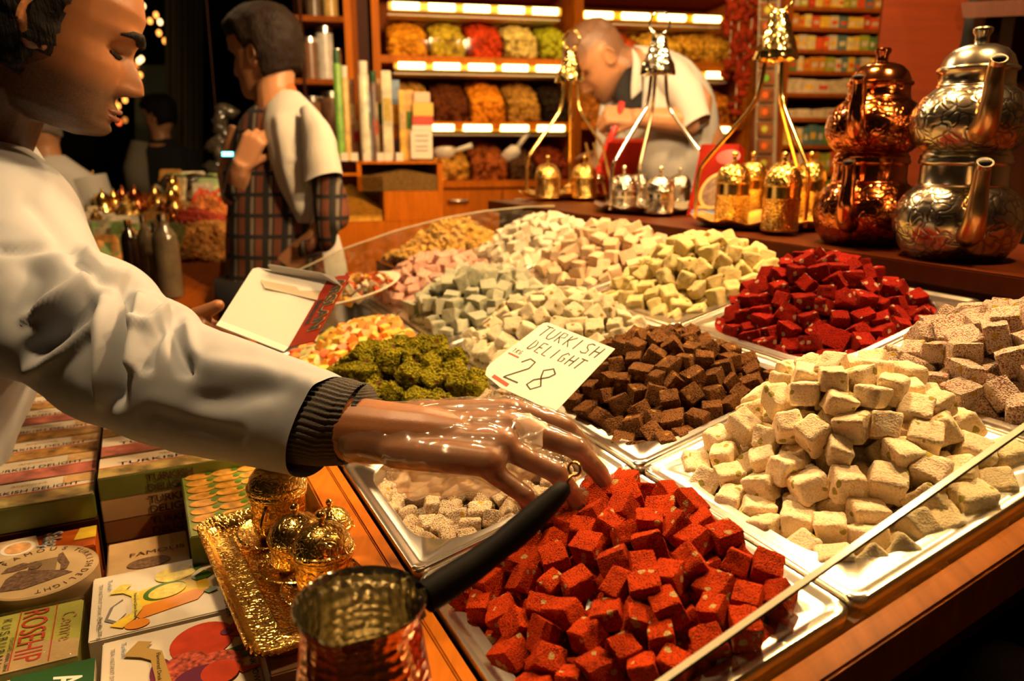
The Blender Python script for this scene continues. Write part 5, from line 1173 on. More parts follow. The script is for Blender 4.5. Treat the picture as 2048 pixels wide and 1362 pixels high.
# leaning red-brown panel and dark frame on the right
pn = thing('wooden_panel', U(1800, 420, 2.0), 'tall plain red-brown wooden panel behind the copper teapot', 'panel')
slab([U(1772, -80, 2.05), U(1945, -80, 2.0), U(1862, 380, 1.95), U(1722, 380, 2.0), ], -.03, 'board', wood('panel_wood', (.075, .011, .0012), .7, (3, 3, 22), .15), pn)
slab([U(1722, 380, 2.0), U(1862, 380, 1.95), Vector((U(1850, 600, 1.95).x, U(1850, 600, 1.95).y, 0)), Vector((U(1715, 600, 2.0).x, U(1715, 600, 2.0).y, 0))], -.03, 'lower_board', MATS['panel_wood'], pn)
cf = thing('dark_cabinet', U(2000, 500, 2.0), 'dark open wooden cabinet frame behind the silver teapot', 'cabinet')
MB().hexa([U(1926, 36, 1.9), U(2120, 28, 1.8), U(2120, 28, 2.2), U(1926, 36, 2.3), U(1922, 5, 1.9), U(2120, -6, 1.8), U(2120, -6, 2.2), U(1922, 5, 2.3)]).build('top_rail', W_dk, cf)
for x0, x1, d in ((1976, 2014, 2.3), (2036, 2110, 2.1)):
    q = [U(x0, 0, d), U(x1, 0, d)]; MB().hexa([Vector((q[0].x, q[0].y, 0)), Vector((q[1].x, q[1].y, 0)), Vector((q[1].x, q[1].y + .06, 0)), Vector((q[0].x, q[0].y + .06, 0)), q[0] + Vector((0, 0, .2)), q[1] + Vector((0, 0, .2)), q[1] + Vector((0, .06, .2)), q[0] + Vector((0, .06, .2))]).build('post', W_dk, cf)
q0, q1 = U(1880, 0, 2.45), U(2200, 0, 2.3); MB().hexa([Vector((q0.x, q0.y, 0)), Vector((q1.x, q1.y, 0)), Vector((q1.x, q1.y + .03, 0)), Vector((q0.x, q0.y + .03, 0)), q0 + Vector((0, 0, .3)), q1 + Vector((0, 0, .3)), q1 + Vector((0, .03, .3)), q0 + Vector((0, .03, .3))]).build('back_panel', mat('black_panel', (.006, .004, .003), .7), cf)

# ------------------------------------------------------------------ spice counter with tubes
sc = thing('spice_counter', U(780, 560, 2.6), 'orange wooden spice counter with windows onto heaps of spice', 'counter')
c0, c1 = U(640, 330, 2.62), U(884, 330, 2.72); ce = (c1 - c0); ce.z = 0; W_ = ce.length; ce.normalize(); cn_ = Vector((-ce.y, ce.x, 0)); SF = frame(Vector((c0.x, c0.y, 0)), ce, cn_, Vector((0, 0, 1)))
def cs(x, y): p = on_plane(x, y, c0, cn_) - Vector((c0.x, c0.y, 0)); return p.dot(ce), p.z
def csbox(x0, y0, x1, y1, f, b, name, m, par, bev=0):
    (sa, za), (sb, zb) = cs(x0, y1), cs(x1, y0); return MB().box((sa, f, za), (sb, b, zb), SF).build(name, m, par, bevel=bev)
(_, zt) = cs(760, 322)
zb_ = cs(760, 383)[1]; zl = cs(760, 432)[1]
MB().box((0, 0, 0), (W_, .5, zl - .02), SF).build('front_panel', SHW, sc, bevel=.003)
MB().box((cs(767, 400)[0], 0, zl - .02), (W_, .5, zb_), SF).build('front_panel', SHW, sc, bevel=.002)
csbox(876, 322, 885, 383, 0, .5, 'side_post', SHW, sc); csbox(716, 322, 722, 383, 0, .02, 'side_post', SHW, sc); csbox(716, 322, 885, 328, 0, .5, 'top_rail', SHW, sc); csbox(640, 346, 716, 352, 0, .02, 'top_rail', SHW, sc)
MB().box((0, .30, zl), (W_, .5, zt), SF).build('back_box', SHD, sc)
csbox(722, 329, 876, 383, .004, .007, 'window_pane', ACR, sc); csbox(640, 352, 766, 432, -.004, -.001, 'window_pane', ACR, sc)
s0_, z0_ = cs(722, 383); s1_, _ = cs(876, 383)
SPT = mat('spice_tan', (.38, .24, .08), .8, var=.3, vs=120); SPY = mat('spice_yellow', (.70, .36, .03), .8, var=.25, vs=60)
def spice(name, x0, x1, z0, pk, base, m, dep=.28, off=.008):
    mb = MB(); n, k = 16, 10; rs = []
    for j in range(k):
        v = j / (k - 1); rs.append([SF @ Vector((x0 + (x1 - x0) * i / (n - 1), off + dep * v, z0 + base + (pk - base) * math.exp(-((i / (n - 1) - .55) / .33) ** 2) * (.55 + .45 * v) + .004 * noise.noise(Vector((i * .7, j * .7, x0))))) for i in range(n)])
    mb.rings(rs, False, False, closed=False); mb.rings([[SF @ Vector((x0 + (x1 - x0) * i / (n - 1), off, z0)) for i in range(n)], rs[0]], False, False, closed=False)
    return tag(mb.build(name, m, sc, True), kind='stuff')
spice('spice_heap', s0_, s1_, z0_, .085, .05, SPT); q0, _ = cs(640, 432); q1, _ = cs(765, 432); spice('spice_heap', q0, q1, zl - .018, .115, .03, SPY)
for x, y in ((735, 322), (762, 318), (800, 320), (690, 330), (710, 325), (778, 326)):
    s, z = cs(x, y); t = thing('price_tag', SF @ Vector((s, .02, zt)), 'tiny white price tag along the edge of the spice counter', 'price tag', 'price tags on the spice counter')
    MB().box((s - .012, .012, zt), (s + .012, .014, zt + .028), SF).build('tag', CARD_W, t)
# upright tubes and packets on the counter
rg = random.Random(11)
tubes = [(664, 95, 18, (.20, .42, .06), 'c'), (682, 125, 16, (.70, .45, .14), 'c'), (700, 150, 12, (.25, .10, .04), 'b'), (716, 118, 22, (.74, .66, .48), 'c'), (742, 136, 16, (.18, .11, .08), 'c'), (757, 150, 14, (.55, .30, .10), 'b'), (764, 138, 20, (.62, .56, .36), 'b'), (672, 200, 14, (.40, .05, .02), 'b'), (692, 190, 12, (.16, .10, .05), 'b'), (728, 180, 14, (.20, .30, .36), 'b'), (748, 200, 12, (.56, .42, .22), 'b'), (782, 152, 26, (.16, .24, .34), 'b'), (800, 178, 12, (.75, .45, .06), 'b'), (776, 215, 14, (.56, .12, .06), 'b'), (792, 220, 14, (.44, .12, .10), 'b'), (812, 178, 18, (.66, .36, .08), 'b'), (736, 245, 12, (.4, .16, .05), 'b'), (708, 235, 14, (.3, .16, .08), 'b')]
for k, (x, yt, w, col, kd) in enumerate(tubes):
    s, zz = cs(x, yt); s2, _ = cs(x + w, yt); hgt = zz - zt; yy = .06 + .05 * (k % 3); m = mat('tube_%d' % k, col, .35, var=.3, vs=30); P = SF @ Vector(((s + s2) / 2, yy, zt)); r = (s2 - s) / 2
    t = thing('spice_packet', P, 'slim upright %s %s among the packets on the spice counter' % (['green-capped', 'orange', 'dark brown', 'white', 'near-black', 'tan', 'cream', 'deep red', 'umber', 'blue-grey', 'beige', 'blue', 'yellow', 'crimson', 'maroon', 'amber', 'rust', 'brown'][k], 'tube' if kd == 'c' else 'packet'), 'packet', 'slim packets on the spice counter')
    if kd == 'c':
        MB().lathe([(0, 0), (r, 0), (r, hgt * .86), (r * .8, hgt * .88)], 14, Matrix.Translation(P)).build('tube', m, t, 40); MB().lathe([(r * .8, hgt * .86), (r * .85, hgt), (0, hgt)], 14, Matrix.Translation(P)).build('cap', [DGREEN, CARD_W][k % 2], t, 40)
    else:
        Q = frame(P, ce, cn_, Vector((0, 0, 1))); MB().box((-r, -.012, 0), (r, .012, hgt), Q).build('pack', m, t, bevel=.002); MB().box((-r * .8, -.0128, hgt * .45), (r * .8, -.0122, hgt * .7), Q).build('printed_panel', pal[k % 10], t)
t = thing('spice_box_stack', SF @ Vector((cs(846, 300)[0], .05, zt)), 'carton with pink lid, red and yellow band and white lower half', 'carton')
csbox(824, 262, 866, 318, .02, .10, 'white_part', CARD_W, t, .002); csbox(826, 250, 868, 262, .02, .10, 'lower_part', CARD_W, t, .002); csbox(826, 232, 868, 250, .02, .10, 'red_band', RED, t, .002); csbox(828, 205, 868, 232, .02, .10, 'yellow_band', mat('box_yellow', (.72, .44, .06), .4), t, .002); csbox(830, 183, 862, 205, .025, .095, 'pink_lid', mat('box_pink', (.74, .46, .30), .4), t, .003)
for y in (270, 280, 292, 300): csbox(832, y, 858, y + 2, .0185, .0198, 'print_line', GREYP, t)
# tall side shelf with tins beyond the boy
ss = thing('tin_shelf', U(650, 500, 3.0), 'dark wooden shelf with tins behind the boy', 'shelf')
p0, p1 = U(596, 298, 3.0), U(728, 298, 3.05); se = (p1 - p0); se.z = 0; sw = se.length; se.normalize(); sn = Vector((-se.y, se.x, 0)); XF = frame(Vector((p0.x, p0.y, 0)), se, sn, Vector((0, 0, 1)))
def xs(x, y): p = on_plane(x, y, p0, sn) - Vector((p0.x, p0.y, 0)); return p.dot(se), p.z
for x0, x1, m in ((686, 700, SHW), (712, 734, W_dk), (700, 712, SHD), (596, 602, W_dk)): MB().box((xs(x0, 0)[0], -.01, 0), (xs(x1, 0)[0], .3, 2.2), XF).build('upright', m, ss)
for y in (32, 158, 285): MB().box((0, -.005, xs(650, y)[1] - .02), (xs(690, 0)[0], .3, xs(650, y)[1]), XF).build('shelf_board', SHD, ss)
MB().box((0, .29, 0), (sw, .30, 2.2), XF).build('back_panel', W_dk, ss)
for x0, x1, yt, yb, col, lb in ((634, 664, 48, 157, (.66, .62, .54), 'pale tin with red mark'), (606, 632, 70, 157, (.25, .12, .06), 'brown tin'), (666, 684, 92, 157, (.35, .12, .04), 'rust tin'), (610, 640, -20, 31, (.14, .09, .05), 'dark tin'), (645, 675, -25, 31, (.55, .36, .1), 'gold tin'), (608, 640, 190, 284, (.3, .14, .05), 'low brown tin'), (645, 680, 180, 284, (.2, .1, .05), 'low dark tin')):
    (sa, za), (sb, zb2) = xs(x0, yb), xs(x1, yt); r = (sb - sa) / 2; P = XF @ Vector(((sa + sb) / 2, .08, xs(650, yb + 1)[1])); hg = zb2 - za
    t = thing('tin', P, '%s on the dark shelf behind the boy' % lb, 'tin', 'tins on the dark shelf'); MB().lathe([(0, 0), (r, 0), (r, hg * .9)], 18, Matrix.Translation(P)).build('can', mat('tin_' + lb.replace(' ', '_'), col, .3, var=.2, vs=30), t, 40); MB().lathe([(r * 1.03, hg * .88), (r * 1.03, hg), (0, hg)], 18, Matrix.Translation(P)).build('lid', STEEL, t, 40)

# ------------------------------------------------------------------ dim bazaar hall on the left
struct(MB().hexa([U(270, 130, 5.6), U(345, 130, 5.6), U(345, 130, 5.65), U(270, 130, 5.65), U(270, 560, 5.6), U(345, 560, 5.6), U(345, 560, 5.65), U(270, 560, 5.65)]).build('wall_hall', mat('hall_olive', (.10, .09, .03), .9)))
cu = thing('hanging_cloth', U(365, 250, 4.9), 'dim olive cloth hanging in the hall', 'cloth')
MB().rings([[U(330 + i * 4, y, 4.9 + .05 * math.sin(i * 1.1)) for i in range(20)] for y in (-30, 60, 150, 240, 330)], False, False, closed=False).build('cloth', mat('olive_cloth', (.05, .04, .016), .95), cu, True)
BU = [mat('bulb_warm', (1, .36, .06), .4, emit=.9), mat('bulb_red', (1, .12, .02), .4, emit=.6), mat('bulb_white', (1, .62, .25), .4, emit=1.2), mat('bulb_dim', (.9, .30, .05), .4, emit=.25)]
sl = thing('string_of_lights', U(280, 0, 5.0), 'string of small glowing lamps in the dark hall', 'string lights')
rg = random.Random(21); pl_ = [(290, -30), (286, 12), (281, 28), (276, 48), (270, 60), (262, 72), (252, 88), (258, 116), (278, 122), (272, 132), (280, 150), (270, 168), (262, 186), (250, 200), (236, 212), (224, 232), (238, 245), (250, 240), (320, 44), (318, 66), (330, 82), (312, 30), (300, 42), (228, 200), (262, 140), (283, 118)]
MB().tube([U(x, y, 5.0) for x, y in pl_[:17]], .002, 5).build('wire', W_dk, sl)
for k, (x, y) in enumerate(pl_): MB().ball(U(x, y, 5.0), (.016, .016, .020), 10, 6).build('bulb', BU[rg.choice((0, 0, 1, 2, 3, 3))], sl, True)
sg = thing('lit_sign', U(258, 155, 5.2), 'tiny blue lit sign hung in the dark hall', 'sign'); MB().tube([U(258, 151, 5.21), Vector((U(258, 150, 5.21).x, U(258, 150, 5.21).y, 2.79))], .003, 5).build('cord', W_dk, sg); MB().hexa([U(252, 160, 5.2), U(265, 160, 5.2), U(265, 160, 5.22), U(252, 160, 5.22), U(252, 150, 5.2), U(265, 150, 5.2), U(265, 150, 5.22), U(252, 150, 5.22)]).build('panel', mat('sign_blue', (.20, .65, 1), .4, emit=4), sg)
# market stall with a top that rises to the back
SP0 = U(300, 600, 2.05); SPn = (U(460, 600, 2.05) - SP0).cross(U(300, 385, 3.1) - SP0).normalized()
def stp(x, y, up=0): return on_plane(x, y, SP0, SPn) + (SPn if SPn.z > 0 else -SPn) * up
stl = thing('market_stall', Vector((SP0.x, SP0.y + .5, 0)), 'crowded wooden market stall behind the seller', 'stall')
cr_ = [stp(170, 615), stp(438, 615), stp(438, 385), stp(185, 385)]
MB().hexa([p - Vector((0, 0, .04)) for p in cr_] + cr_).build('top', SHD, stl)
MB().hexa([Vector((p.x, p.y, 0)) for p in cr_] + [p - Vector((0, 0, .041)) for p in cr_]).build('base', W_dk, stl)
def stall_heap(px, py, w, h, hg, n, sz, col, label, seed):
    P = stp(px, py); return tag(flakes('spice_heap', Matrix.Translation(P) @ Matrix.Rotation(R(14), 4, 'X'), w, h, hg, n, sz, mat('heap_%d' % seed, col, .7, var=.5, vs=30), seed), label, 'spice heap', kind='stuff')
stall_heap(408, 492, .22, .30, .07, 700, .012, (.62, .30, .06), 'golden nut heap on the stall', 51); stall_heap(385, 452, .20, .14, .06, 500, .010, (.46, .05, .02), 'red berry heap on the stall', 52); stall_heap(345, 428, .20, .12, .05, 400, .011, (.45, .30, .10), 'tan nut heap on the stall', 53); stall_heap(425, 425, .2, .14, .06, 400, .011, (.62, .20, .04), 'orange heap on the stall', 54)
rg = random.Random(31)
for k in range(6):
    P0 = stp(384 + k * 13, 428 - (k % 2) * 8, .05); d0 = PIX(P0)[2]; P1 = U(404 + k * 13, 378 + (k % 3) * 4, d0 + .02); t = thing('red_scoop', P0, 'red plastic scoop handle standing in the stall heaps', 'scoop', 'red scoops on the stall')
    MB().tube([P0 - Vector((0, 0, .05)), P0.lerp(P1, .5), P1], [.010, .008, .010], 8).build('handle', mat('scoop_red', (.62, .07, .02), .35), t, True); MB().ball(P0 - Vector((0, 0, .045)), (.02, .02, .016), 8, 6).build('bowl', MATS['scoop_red'], t, True)
for k in range(30):
    x, y = 172 + rg.random() * 180, 396 + rg.random() * 84; P = stp(x, y); metal = rg.choice((GLP, SLP, COPP, GLD))
    t = thing('stall_pot', P, '%s little metal pot crowded on the market stall' % {'gold_plain': 'bright gilt', 'silver_plain': 'silver', 'copper_plain': 'copper', 'gold_engraved': 'chased gilt'}[metal.name], 'pot', 'metal pots on the market stall'); s = rg.uniform(.7, 1.4)
    MB().lathe([(0, 0), (.02 * s, 0), (.028 * s, .015 * s), (.026 * s, .035 * s), (.017 * s, .05 * s), (.02 * s, .06 * s)], 14, Matrix.Translation(P)).build('body', metal, t, True); MB().lathe([(.02 * s, .06 * s), (.012 * s, .072 * s), (.003 * s, .078 * s), (.004 * s, .085 * s), (0, .088 * s)], 14, Matrix.Translation(P)).build('lid', metal, t, True)
pk = [mat('pack_%d' % i, c, .35, var=.4, vs=40) for i, c in enumerate([(.66, .56, .34), (.40, .46, .16), (.62, .30, .08), (.5, .44, .32), (.2, .3, .1)])]
for k in range(40):
    x, y = 165 + rg.random() * 190, 470 + rg.random() * 60
    if k > 24: x, y = 290 + rg.random() * 150, 388 + rg.random() * 26
    P = stp(x, y); Q = Matrix.Translation(P) @ Matrix.Rotation(rg.uniform(-.6, .6), 4, 'Z') @ Matrix.Rotation(R(-25 + rg.uniform(-15, 15)), 4, 'X'); w = rg.uniform(.03, .05)
    t = MB().box((-w, -.008, 0), (w, .008, w * 2.2), Q).build('stall_packet', pk[k % 5], None, bevel=.004); tag(t, 'small packet in clear film tilted among the stall goods', 'packet', 'packets on the market stall'); MB().box((-w * .7, -.0095, w * .5), (w * .7, -.0082, w * 1.5), Q).build('printed_panel', pk[(k + 2) % 5], t)
for k, (x, y, hg, m) in enumerate(((268, 560, .17, 'dark'), (302, 578, .20, 'clear'), (342, 592, .22, 'clear'), (318, 540, .14, 'dark'))):
    P = stp(x, y); t = thing('bottle', P, '%s bottle at the near edge of the market stall' % ['squat dark', 'slim clear', 'large clear', 'short dark'][k], 'bottle', 'bottles on the market stall'); r = .022 if k != 2 else .034
    MB().lathe([(0, 0), (r, 0), (r, hg * .65), (r * .9, hg * .75), (r * .4, hg * .85), (r * .4, hg * .93)], 16, Matrix.Translation(P)).build('glass_body', mat('bottle_dark', (.02, .012, .008), .1, spec=.8) if m == 'dark' else mat('bottle_pale', (.12, .09, .05), .12, spec=.8, var=.4, vs=20), t, 50); MB().lathe([(r * .45, hg * .92), (r * .45, hg), (0, hg)], 12, Matrix.Translation(P)).build('cap', SLP if k else GLP, t, 40)
bs_ = thing('bag_string', U(438, 250, 3.1), 'string of crumpled clear bags hanging from the ceiling behind the boy', 'bag string')
MB().tube([U(438, 300, 3.1), Vector((U(438, 250, 3.1).x, U(438, 250, 3.1).y, 2.79))], .0016, 5).build('string', W_dk, bs_)
for k, (x, y) in enumerate(((430, 335), (442, 312), (434, 288), (446, 264), (440, 242), (452, 222))):
    L_ = LUMPS[k % 4]; MB().add(L_.v, L_.f, Matrix.Translation(U(x, y, 3.1)) @ Matrix.Rotation(k * 1.3, 4, 'Y') @ Matrix.Diagonal((.058, .03, .030, 1))).build('clear_bag', mat('bag_film', (.06, .05, .035), .15, spec=.9, var=.6, vs=25, bump=1, bs=40), bs_, 60)
for k, (x, y) in enumerate(((352, 392), (395, 390), (425, 395))):
    L_ = LUMPS[k % 4]; t = MB().add(L_.v, L_.f, Matrix.Translation(stp(x, y, .04)) @ Matrix.Diagonal((.07, .06, .05, 1))).build('clear_bag', MATS['bag_film'], None, 60); tag(t, '%s crumpled clear bag at the back of the stall' % ['first', 'second', 'third'][k], 'bag', 'clear bags on the stall')
fl = thing('glare', U(450, 308, 2.05), 'small phone added as a cyan screen in the hand of the boy', 'glare')  # light blue glare at the hand, added as a small glowing plate
MB().hexa([U(442, 314, 1.995), U(474, 314, 1.995), U(474, 314, 2.0), U(442, 314, 2.0), U(442, 302, 1.995), U(474, 302, 1.995), U(474, 302, 2.0), U(442, 302, 2.0)]).build('case', INK, fl); MB().hexa([U(444, 312, 1.991), U(466, 312, 1.991), U(466, 312, 1.993), U(444, 312, 1.993), U(444, 304, 1.991), U(466, 304, 1.991), U(466, 304, 1.993), U(444, 304, 1.993)]).build('glow', mat('glow_cyan', (.15, .8, .8), .4, emit=2.5), fl)
# pendant fittings
for k, (p, e) in enumerate(PENDANTS):
    t = thing('pendant_lamp', (p[0], p[1], 2.8), 'brass pendant lamp hung over the sweets, the one above %s' % ['the cocoa cubes', 'the gilt cup stand', 'the pale pink cubes', 'the peach-white cubes', 'the side table as added fill'][k], 'lamp', 'pendant lamps over the counter'); Mx = Matrix.Translation(p)
    MB().tube([(0, 0, .10), (0, 0, 2.8 - p[2])], .004, 6, M=Mx).build('cord', W_dk, t); MB().lathe([(.02, .10), (.03, .095), (.07, .05), (.11, .02), (.112, .018), (.108, .02), (.068, .048), (.028, .09)], 28, Mx).build('shade', GLP, t, 40)
    MB().ball((0, 0, .03), .028, 14, 8, Mx).build('bulb', mat('bulb_clear', (1, .72, .40), .4, emit=12), t, True)

# white cloth bag with red piping in the dark below the front rail
MB().box((.50, -.30, 0), (.84, -.036, .585), GM(0, 0, 0)).build('front_ledge', W_dk, cn)
wbp = U(2030, 1330, .78); wb_ = thing('cloth_bag', (wbp.x, wbp.y, .586), 'white cloth bag with red piping in the dark below the rail', 'bag')
bgm = MB(); bgm.ball((wbp.x, wbp.y, .586 + .062), (.045, .04, .062), 20, 14)
for i, v in enumerate(bgm.v): bgm.v[i] = v + noise.noise_vector(v * 22) * .008 * (1 if v.z > .60 else 0)
bgm.build('cloth', mat('bag_cotton', (.55, .50, .42), .9), wb_, True)
MB().tube([(wbp.x + .046 * math.cos(a), wbp.y + .041 * math.sin(a), .645 + .012 * math.sin(a * 2)) for a in [2 * math.pi * i / 24 for i in range(25)]], .0022, 6, cap=False).build('piping', mat('red_piping', (.35, .02, .01), .7), wb_, True)

# ------------------------------------------------------------------ plaid cloth
def plaid(name, base, s1, s2, s3, f):
    m, N, L, P = _new(name); co = _coord(N, L); sx = N.new('ShaderNodeSeparateXYZ'); L.new(co, sx.inputs[0])
    def stripe(sock, fr_, ph, lo):
        a = N.new('ShaderNodeMath'); a.operation = 'MULTIPLY_ADD'; L.new(sock, a.inputs[0]); a.inputs[1].default_value = fr_; a.inputs[2].default_value = ph
        s = N.new('ShaderNodeMath'); s.operation = 'SINE'; L.new(a.outputs[0], s.inputs[0]); g = N.new('ShaderNodeMath'); g.operation = 'GREATER_THAN'; L.new(s.outputs[0], g.inputs[0]); g.inputs[1].default_value = lo; return g.outputs[0]
    cur = None
    for sock, fr_, ph, lo, c in ((sx.outputs[0], f, 0, .35, s1), (sx.outputs[0], f, 2.4, .86, s2), (sx.outputs[2], f * .9, .5, .82, s3), (sx.outputs[0], f * 1.0, 4.2, .93, s3)):
        mx = N.new('ShaderNodeMix'); mx.data_type = 'RGBA'; L.new(stripe(sock, fr_, ph, lo), mx.inputs['Factor'])
        if cur is None: mx.inputs['A'].default_value = C4(base)
        else: L.new(cur, mx.inputs['A'])
        mx.inputs['B'].default_value = C4(c); cur = mx.outputs['Result']
    L.new(cur, P.inputs['Base Color']); P.inputs['Roughness'].default_value = .85; return m
PLAID = plaid('plaid_shirt', (.016, .011, .010), (.13, .035, .014), (.16, .13, .10), (.008, .008, .010), 130)
BLACKC = mat('black_cloth', (.008, .007, .008), .9)

def legs(mb, x, y, w, top, r=.075):
    for s in (-1, 1): mb.tube([(x + s * w, y, top), (x + s * w, y, top * .5), (x + s * w, y - .01, .07)], [r, r * .72, r * .5], 12); mb.box((x + s * w - .04, y - .13, 0), (x + s * w + .04, y + .06, .07))
def trousers(x, y, w, top, m, root, r=.095):
    mb = MB()
    for s in (-1, 1): mb.tube([(x + s * w, y, top), (x + s * w, y, top * .5), (x + s * w, y, .05)], [r, r * .82, r * .72], 14)
    mb.tube([(x, y, top + .08), (x, y, top - .10)], [r * 1.7, r * 1.75], 18); return mb.build('trousers', m, root, True)

# ------------------------------------------------------------------ the boy
B0 = U(560, 640, 2.12); by = thing('person', (B0.x, B0.y, 0), 'dark-haired boy in a plaid shirt with a white coat over his shoulder', 'person')
BH = fr(U(527, 108, 2.1), (-.95, .26, -.14), (-.12, .0, .99)) @ Matrix.Scale(.97, 4)
mb = MB(); add_head(mb, BH, .8, 48, 44)
mb.tube([BH @ Vector((-.03, 0, -.05)), U(548, 185, 2.1), U(562, 235, 2.1)], [.050, .052, .07], 16)
mb.tube([U(562, 240, 2.1), U(560, 330, 2.1), U(556, 450, 2.1), U(556, 620, 2.1)], [.06, .07, .065, .07], 18)
mb.tube([U(625, 260, 2.06), U(650, 350, 2.0), U(662, 440, 1.99)], [.045, .04, .036], 12); mb.tube([U(662, 440, 1.99), U(630, 480, 2.0), U(600, 500, 2.02)], [.036, .03, .026], 12)
mb.tube([U(490, 262, 2.12), U(462, 350, 2.12), U(470, 400, 2.08)], [.045, .038, .035], 12); mb.tube([U(470, 400, 2.08), U(478, 350, 2.02), U(486, 322, 2.0)], [.034, .03, .026], 12)
add_hand(mb, fr(U(484, 330, 2.0), U(500, 296, 1.995) - U(484, 330, 2.0), (.1, -.95, .1)), .86, ((55, 70, 30),) * 4, (4, 0, -3, -6), ((.75, .5, -.4), 20), flip=-1)
add_hand(mb, fr(U(600, 500, 2.02), (-.6, 0, -.6), (.3, -.9, .2)), .85)
legs(mb, B0.x, B0.y, .085, .78)
finish_body(mb, 'body', .0052, SKIN2, by, smooth=2)
def bmask(x, y, z):
    if x > .03: return z - (.052 + (x - .03) * .1)
    if x > .004: return z - (.052 - (.03 - x) * 2.2)
    if x > -.020: return z - .012
    return z + .070 - max(0, -.02 - x) * .2
hair_shell(BH, bmask, .019, .004, 9, 80, 60, 45).build('hair', HAIRB, by, True)
trousers(B0.x, B0.y, .085, .78, BLACKC, by)
loft([(520, 205, 590, 215, 2.1, .8), (478, 245, 640, 258, 2.1, .62), (462, 330, 648, 330, 2.1, .62), (456, 420, 642, 420, 2.1, .62), (452, 520, 650, 520, 2.1, .62), (446, 640, 664, 640, 2.1, .64)], 40, 30, folds([], .006, 9, False)).build('shirt', PLAID, by, True)
loft([(532, 178, 588, 168, 2.1, .85), (536, 192, 596, 186, 2.1, .9), (544, 212, 604, 206, 2.1, .95)], 24, 6, cap=False).build('shirt_collar', mat('orange_collar', (.50, .11, .02), .8), by, True)
loft([(545, 196, 606, 190, 2.08, .7), (528, 232, 648, 240, 2.05, .55), (530, 290, 668, 296, 2.02, .5), (548, 345, 662, 352, 2.01, .48), (572, 398, 640, 404, 2.01, .46), (596, 446, 622, 446, 2.02, .4)], 40, 36, folds([([(560, 240), (575, 330), (600, 420)], 10, -.012), ([(600, 230), (612, 320), (618, 400)], 9, .008), ([(585, 320), (610, 322)], 5, -.006)], .004, 10, False)).build('coat', COAT, by, True)
loft([(598, 222, 640, 236, 2.0, .9), (604, 258, 668, 268, 1.97, .9), (608, 310, 678, 306, 1.955, .88), (606, 372, 684, 348, 1.95, .85)], 32, 16, folds([], .004, 12, False), cap=False).build('coat_sleeve', COAT, by, True)
loft([(620, 352, 676, 342, 1.985, .9), (626, 400, 694, 392, 1.975, .9), (632, 446, 694, 448, 1.975, .9), (626, 496, 668, 462, 1.985, .9), (600, 512, 618, 476, 2.0, .85)], 32, 24, folds([], .005, 14, False)).build('shirt_sleeve', PLAID, by, True)
loft([(454, 352, 490, 345, 2.02, .9), (448, 385, 492, 390, 2.06, .9), (448, 300, 500, 280, 2.14, .8), (475, 255, 520, 250, 2.14, .8)], 24, 16, folds([], .004, 14, False)).build('shirt_sleeve', PLAID, by, True)
loft([(630, 462, 676, 470, 2.13, .5), (622, 520, 690, 520, 2.13, .5), (620, 590, 694, 590, 2.13, .5)], 24, 12, folds([], .004, 10, False)).build('coat_tail', COAT, by, True)

# ------------------------------------------------------------------ the bent man at the shelves
M0 = U(1390, 640, 2.6); bm_ = thing('person', (M0.x, M0.y, 0), 'shaven-headed man in a white coat bending over a red handle', 'person')
MH = fr(U(1196, 118, 2.45), (-.66, -.10, -.74), (-.70, -.12, .70)) @ Matrix.Scale(1.02, 4)
mb = MB(); add_head(mb, MH, 1.0, 48, 44)
mb.tube([MH @ Vector((-.03, 0, -.05)), U(1242, 128, 2.45), U(1285, 150, 2.47)], [.056, .060, .08], 16)
mb.tube([U(1285, 170, 2.48), U(1335, 215, 2.50), U(1375, 290, 2.55), U(1390, 400, 2.6), U(1390, 560, 2.6)], [.10, .12, .12, .12, .12], 18)
mb.tube([U(1350, 150, 2.40), U(1396, 210, 2.36), U(1392, 245, 2.34)], [.05, .048, .042], 12); mb.tube([U(1392, 245, 2.34), U(1330, 240, 2.33), U(1262, 236, 2.32)], [.045, .038, .028], 12)
add_hand(mb, fr(U(1268, 237, 2.32), (-.95, -.1, .12), (0.1, -.75, .6)), .95, ((70, 75, 40),) * 4, (3, 0, -2, -4), ((.8, .4, -.5), 25), flip=1)
mb.tube([U(1300, 190, 2.62), U(1250, 260, 2.66), U(1215, 300, 2.6)], [.05, .045, .03], 12); add_hand(mb, fr(U(1215, 300, 2.6), (-.5, -.2, -.7), (0, -.8, .4)), .9, flip=-1)
legs(mb, M0.x, M0.y, .10, .84)
def stub(x, y, z): return min(.85, .8 * sm(.03, .06, z) * sm(.095, .06, x) + .75 * sm(-.01, -.04, x) * sm(-.09, -.03, z) + .6 * sm(-.05, -.08, z) * sm(-.05, 0, x))
finish_body(mb, 'body', .0055, SKIN2, bm_, MH.inverted(), stub, smooth=2)
trousers(M0.x, M0.y, .10, .84, BLACKC, bm_)
loft([(1268, 92, 1262, 176, 2.46, .9), (1300, 94, 1256, 250, 2.47, .8), (1352, 108, 1262, 330, 2.49, .75), (1400, 160, 1290, 380, 2.52, .72), (1424, 260, 1320, 420, 2.57, .7), (1432, 380, 1345, 500, 2.6, .7), (1436, 560, 1345, 600, 2.6, .7)], 40, 40, folds([([(1300, 110), (1320, 160), (1310, 230)], 9, -.014), ([(1370, 140), (1350, 200), (1360, 260)], 10, -.012), ([(1270, 110), (1285, 170)], 6, .010), ([(1390, 290), (1340, 320)], 9, -.012)], .006, 7, False)).build('coat', COAT, bm_, True)
loft([(1350, 108, 1320, 190, 2.40, .9), (1398, 160, 1352, 230, 2.34, .9), (1422, 236, 1368, 262, 2.31, .85)], 28, 14, folds([], .006, 10, False), cap=False).build('coat_sleeve', COAT, bm_, True)
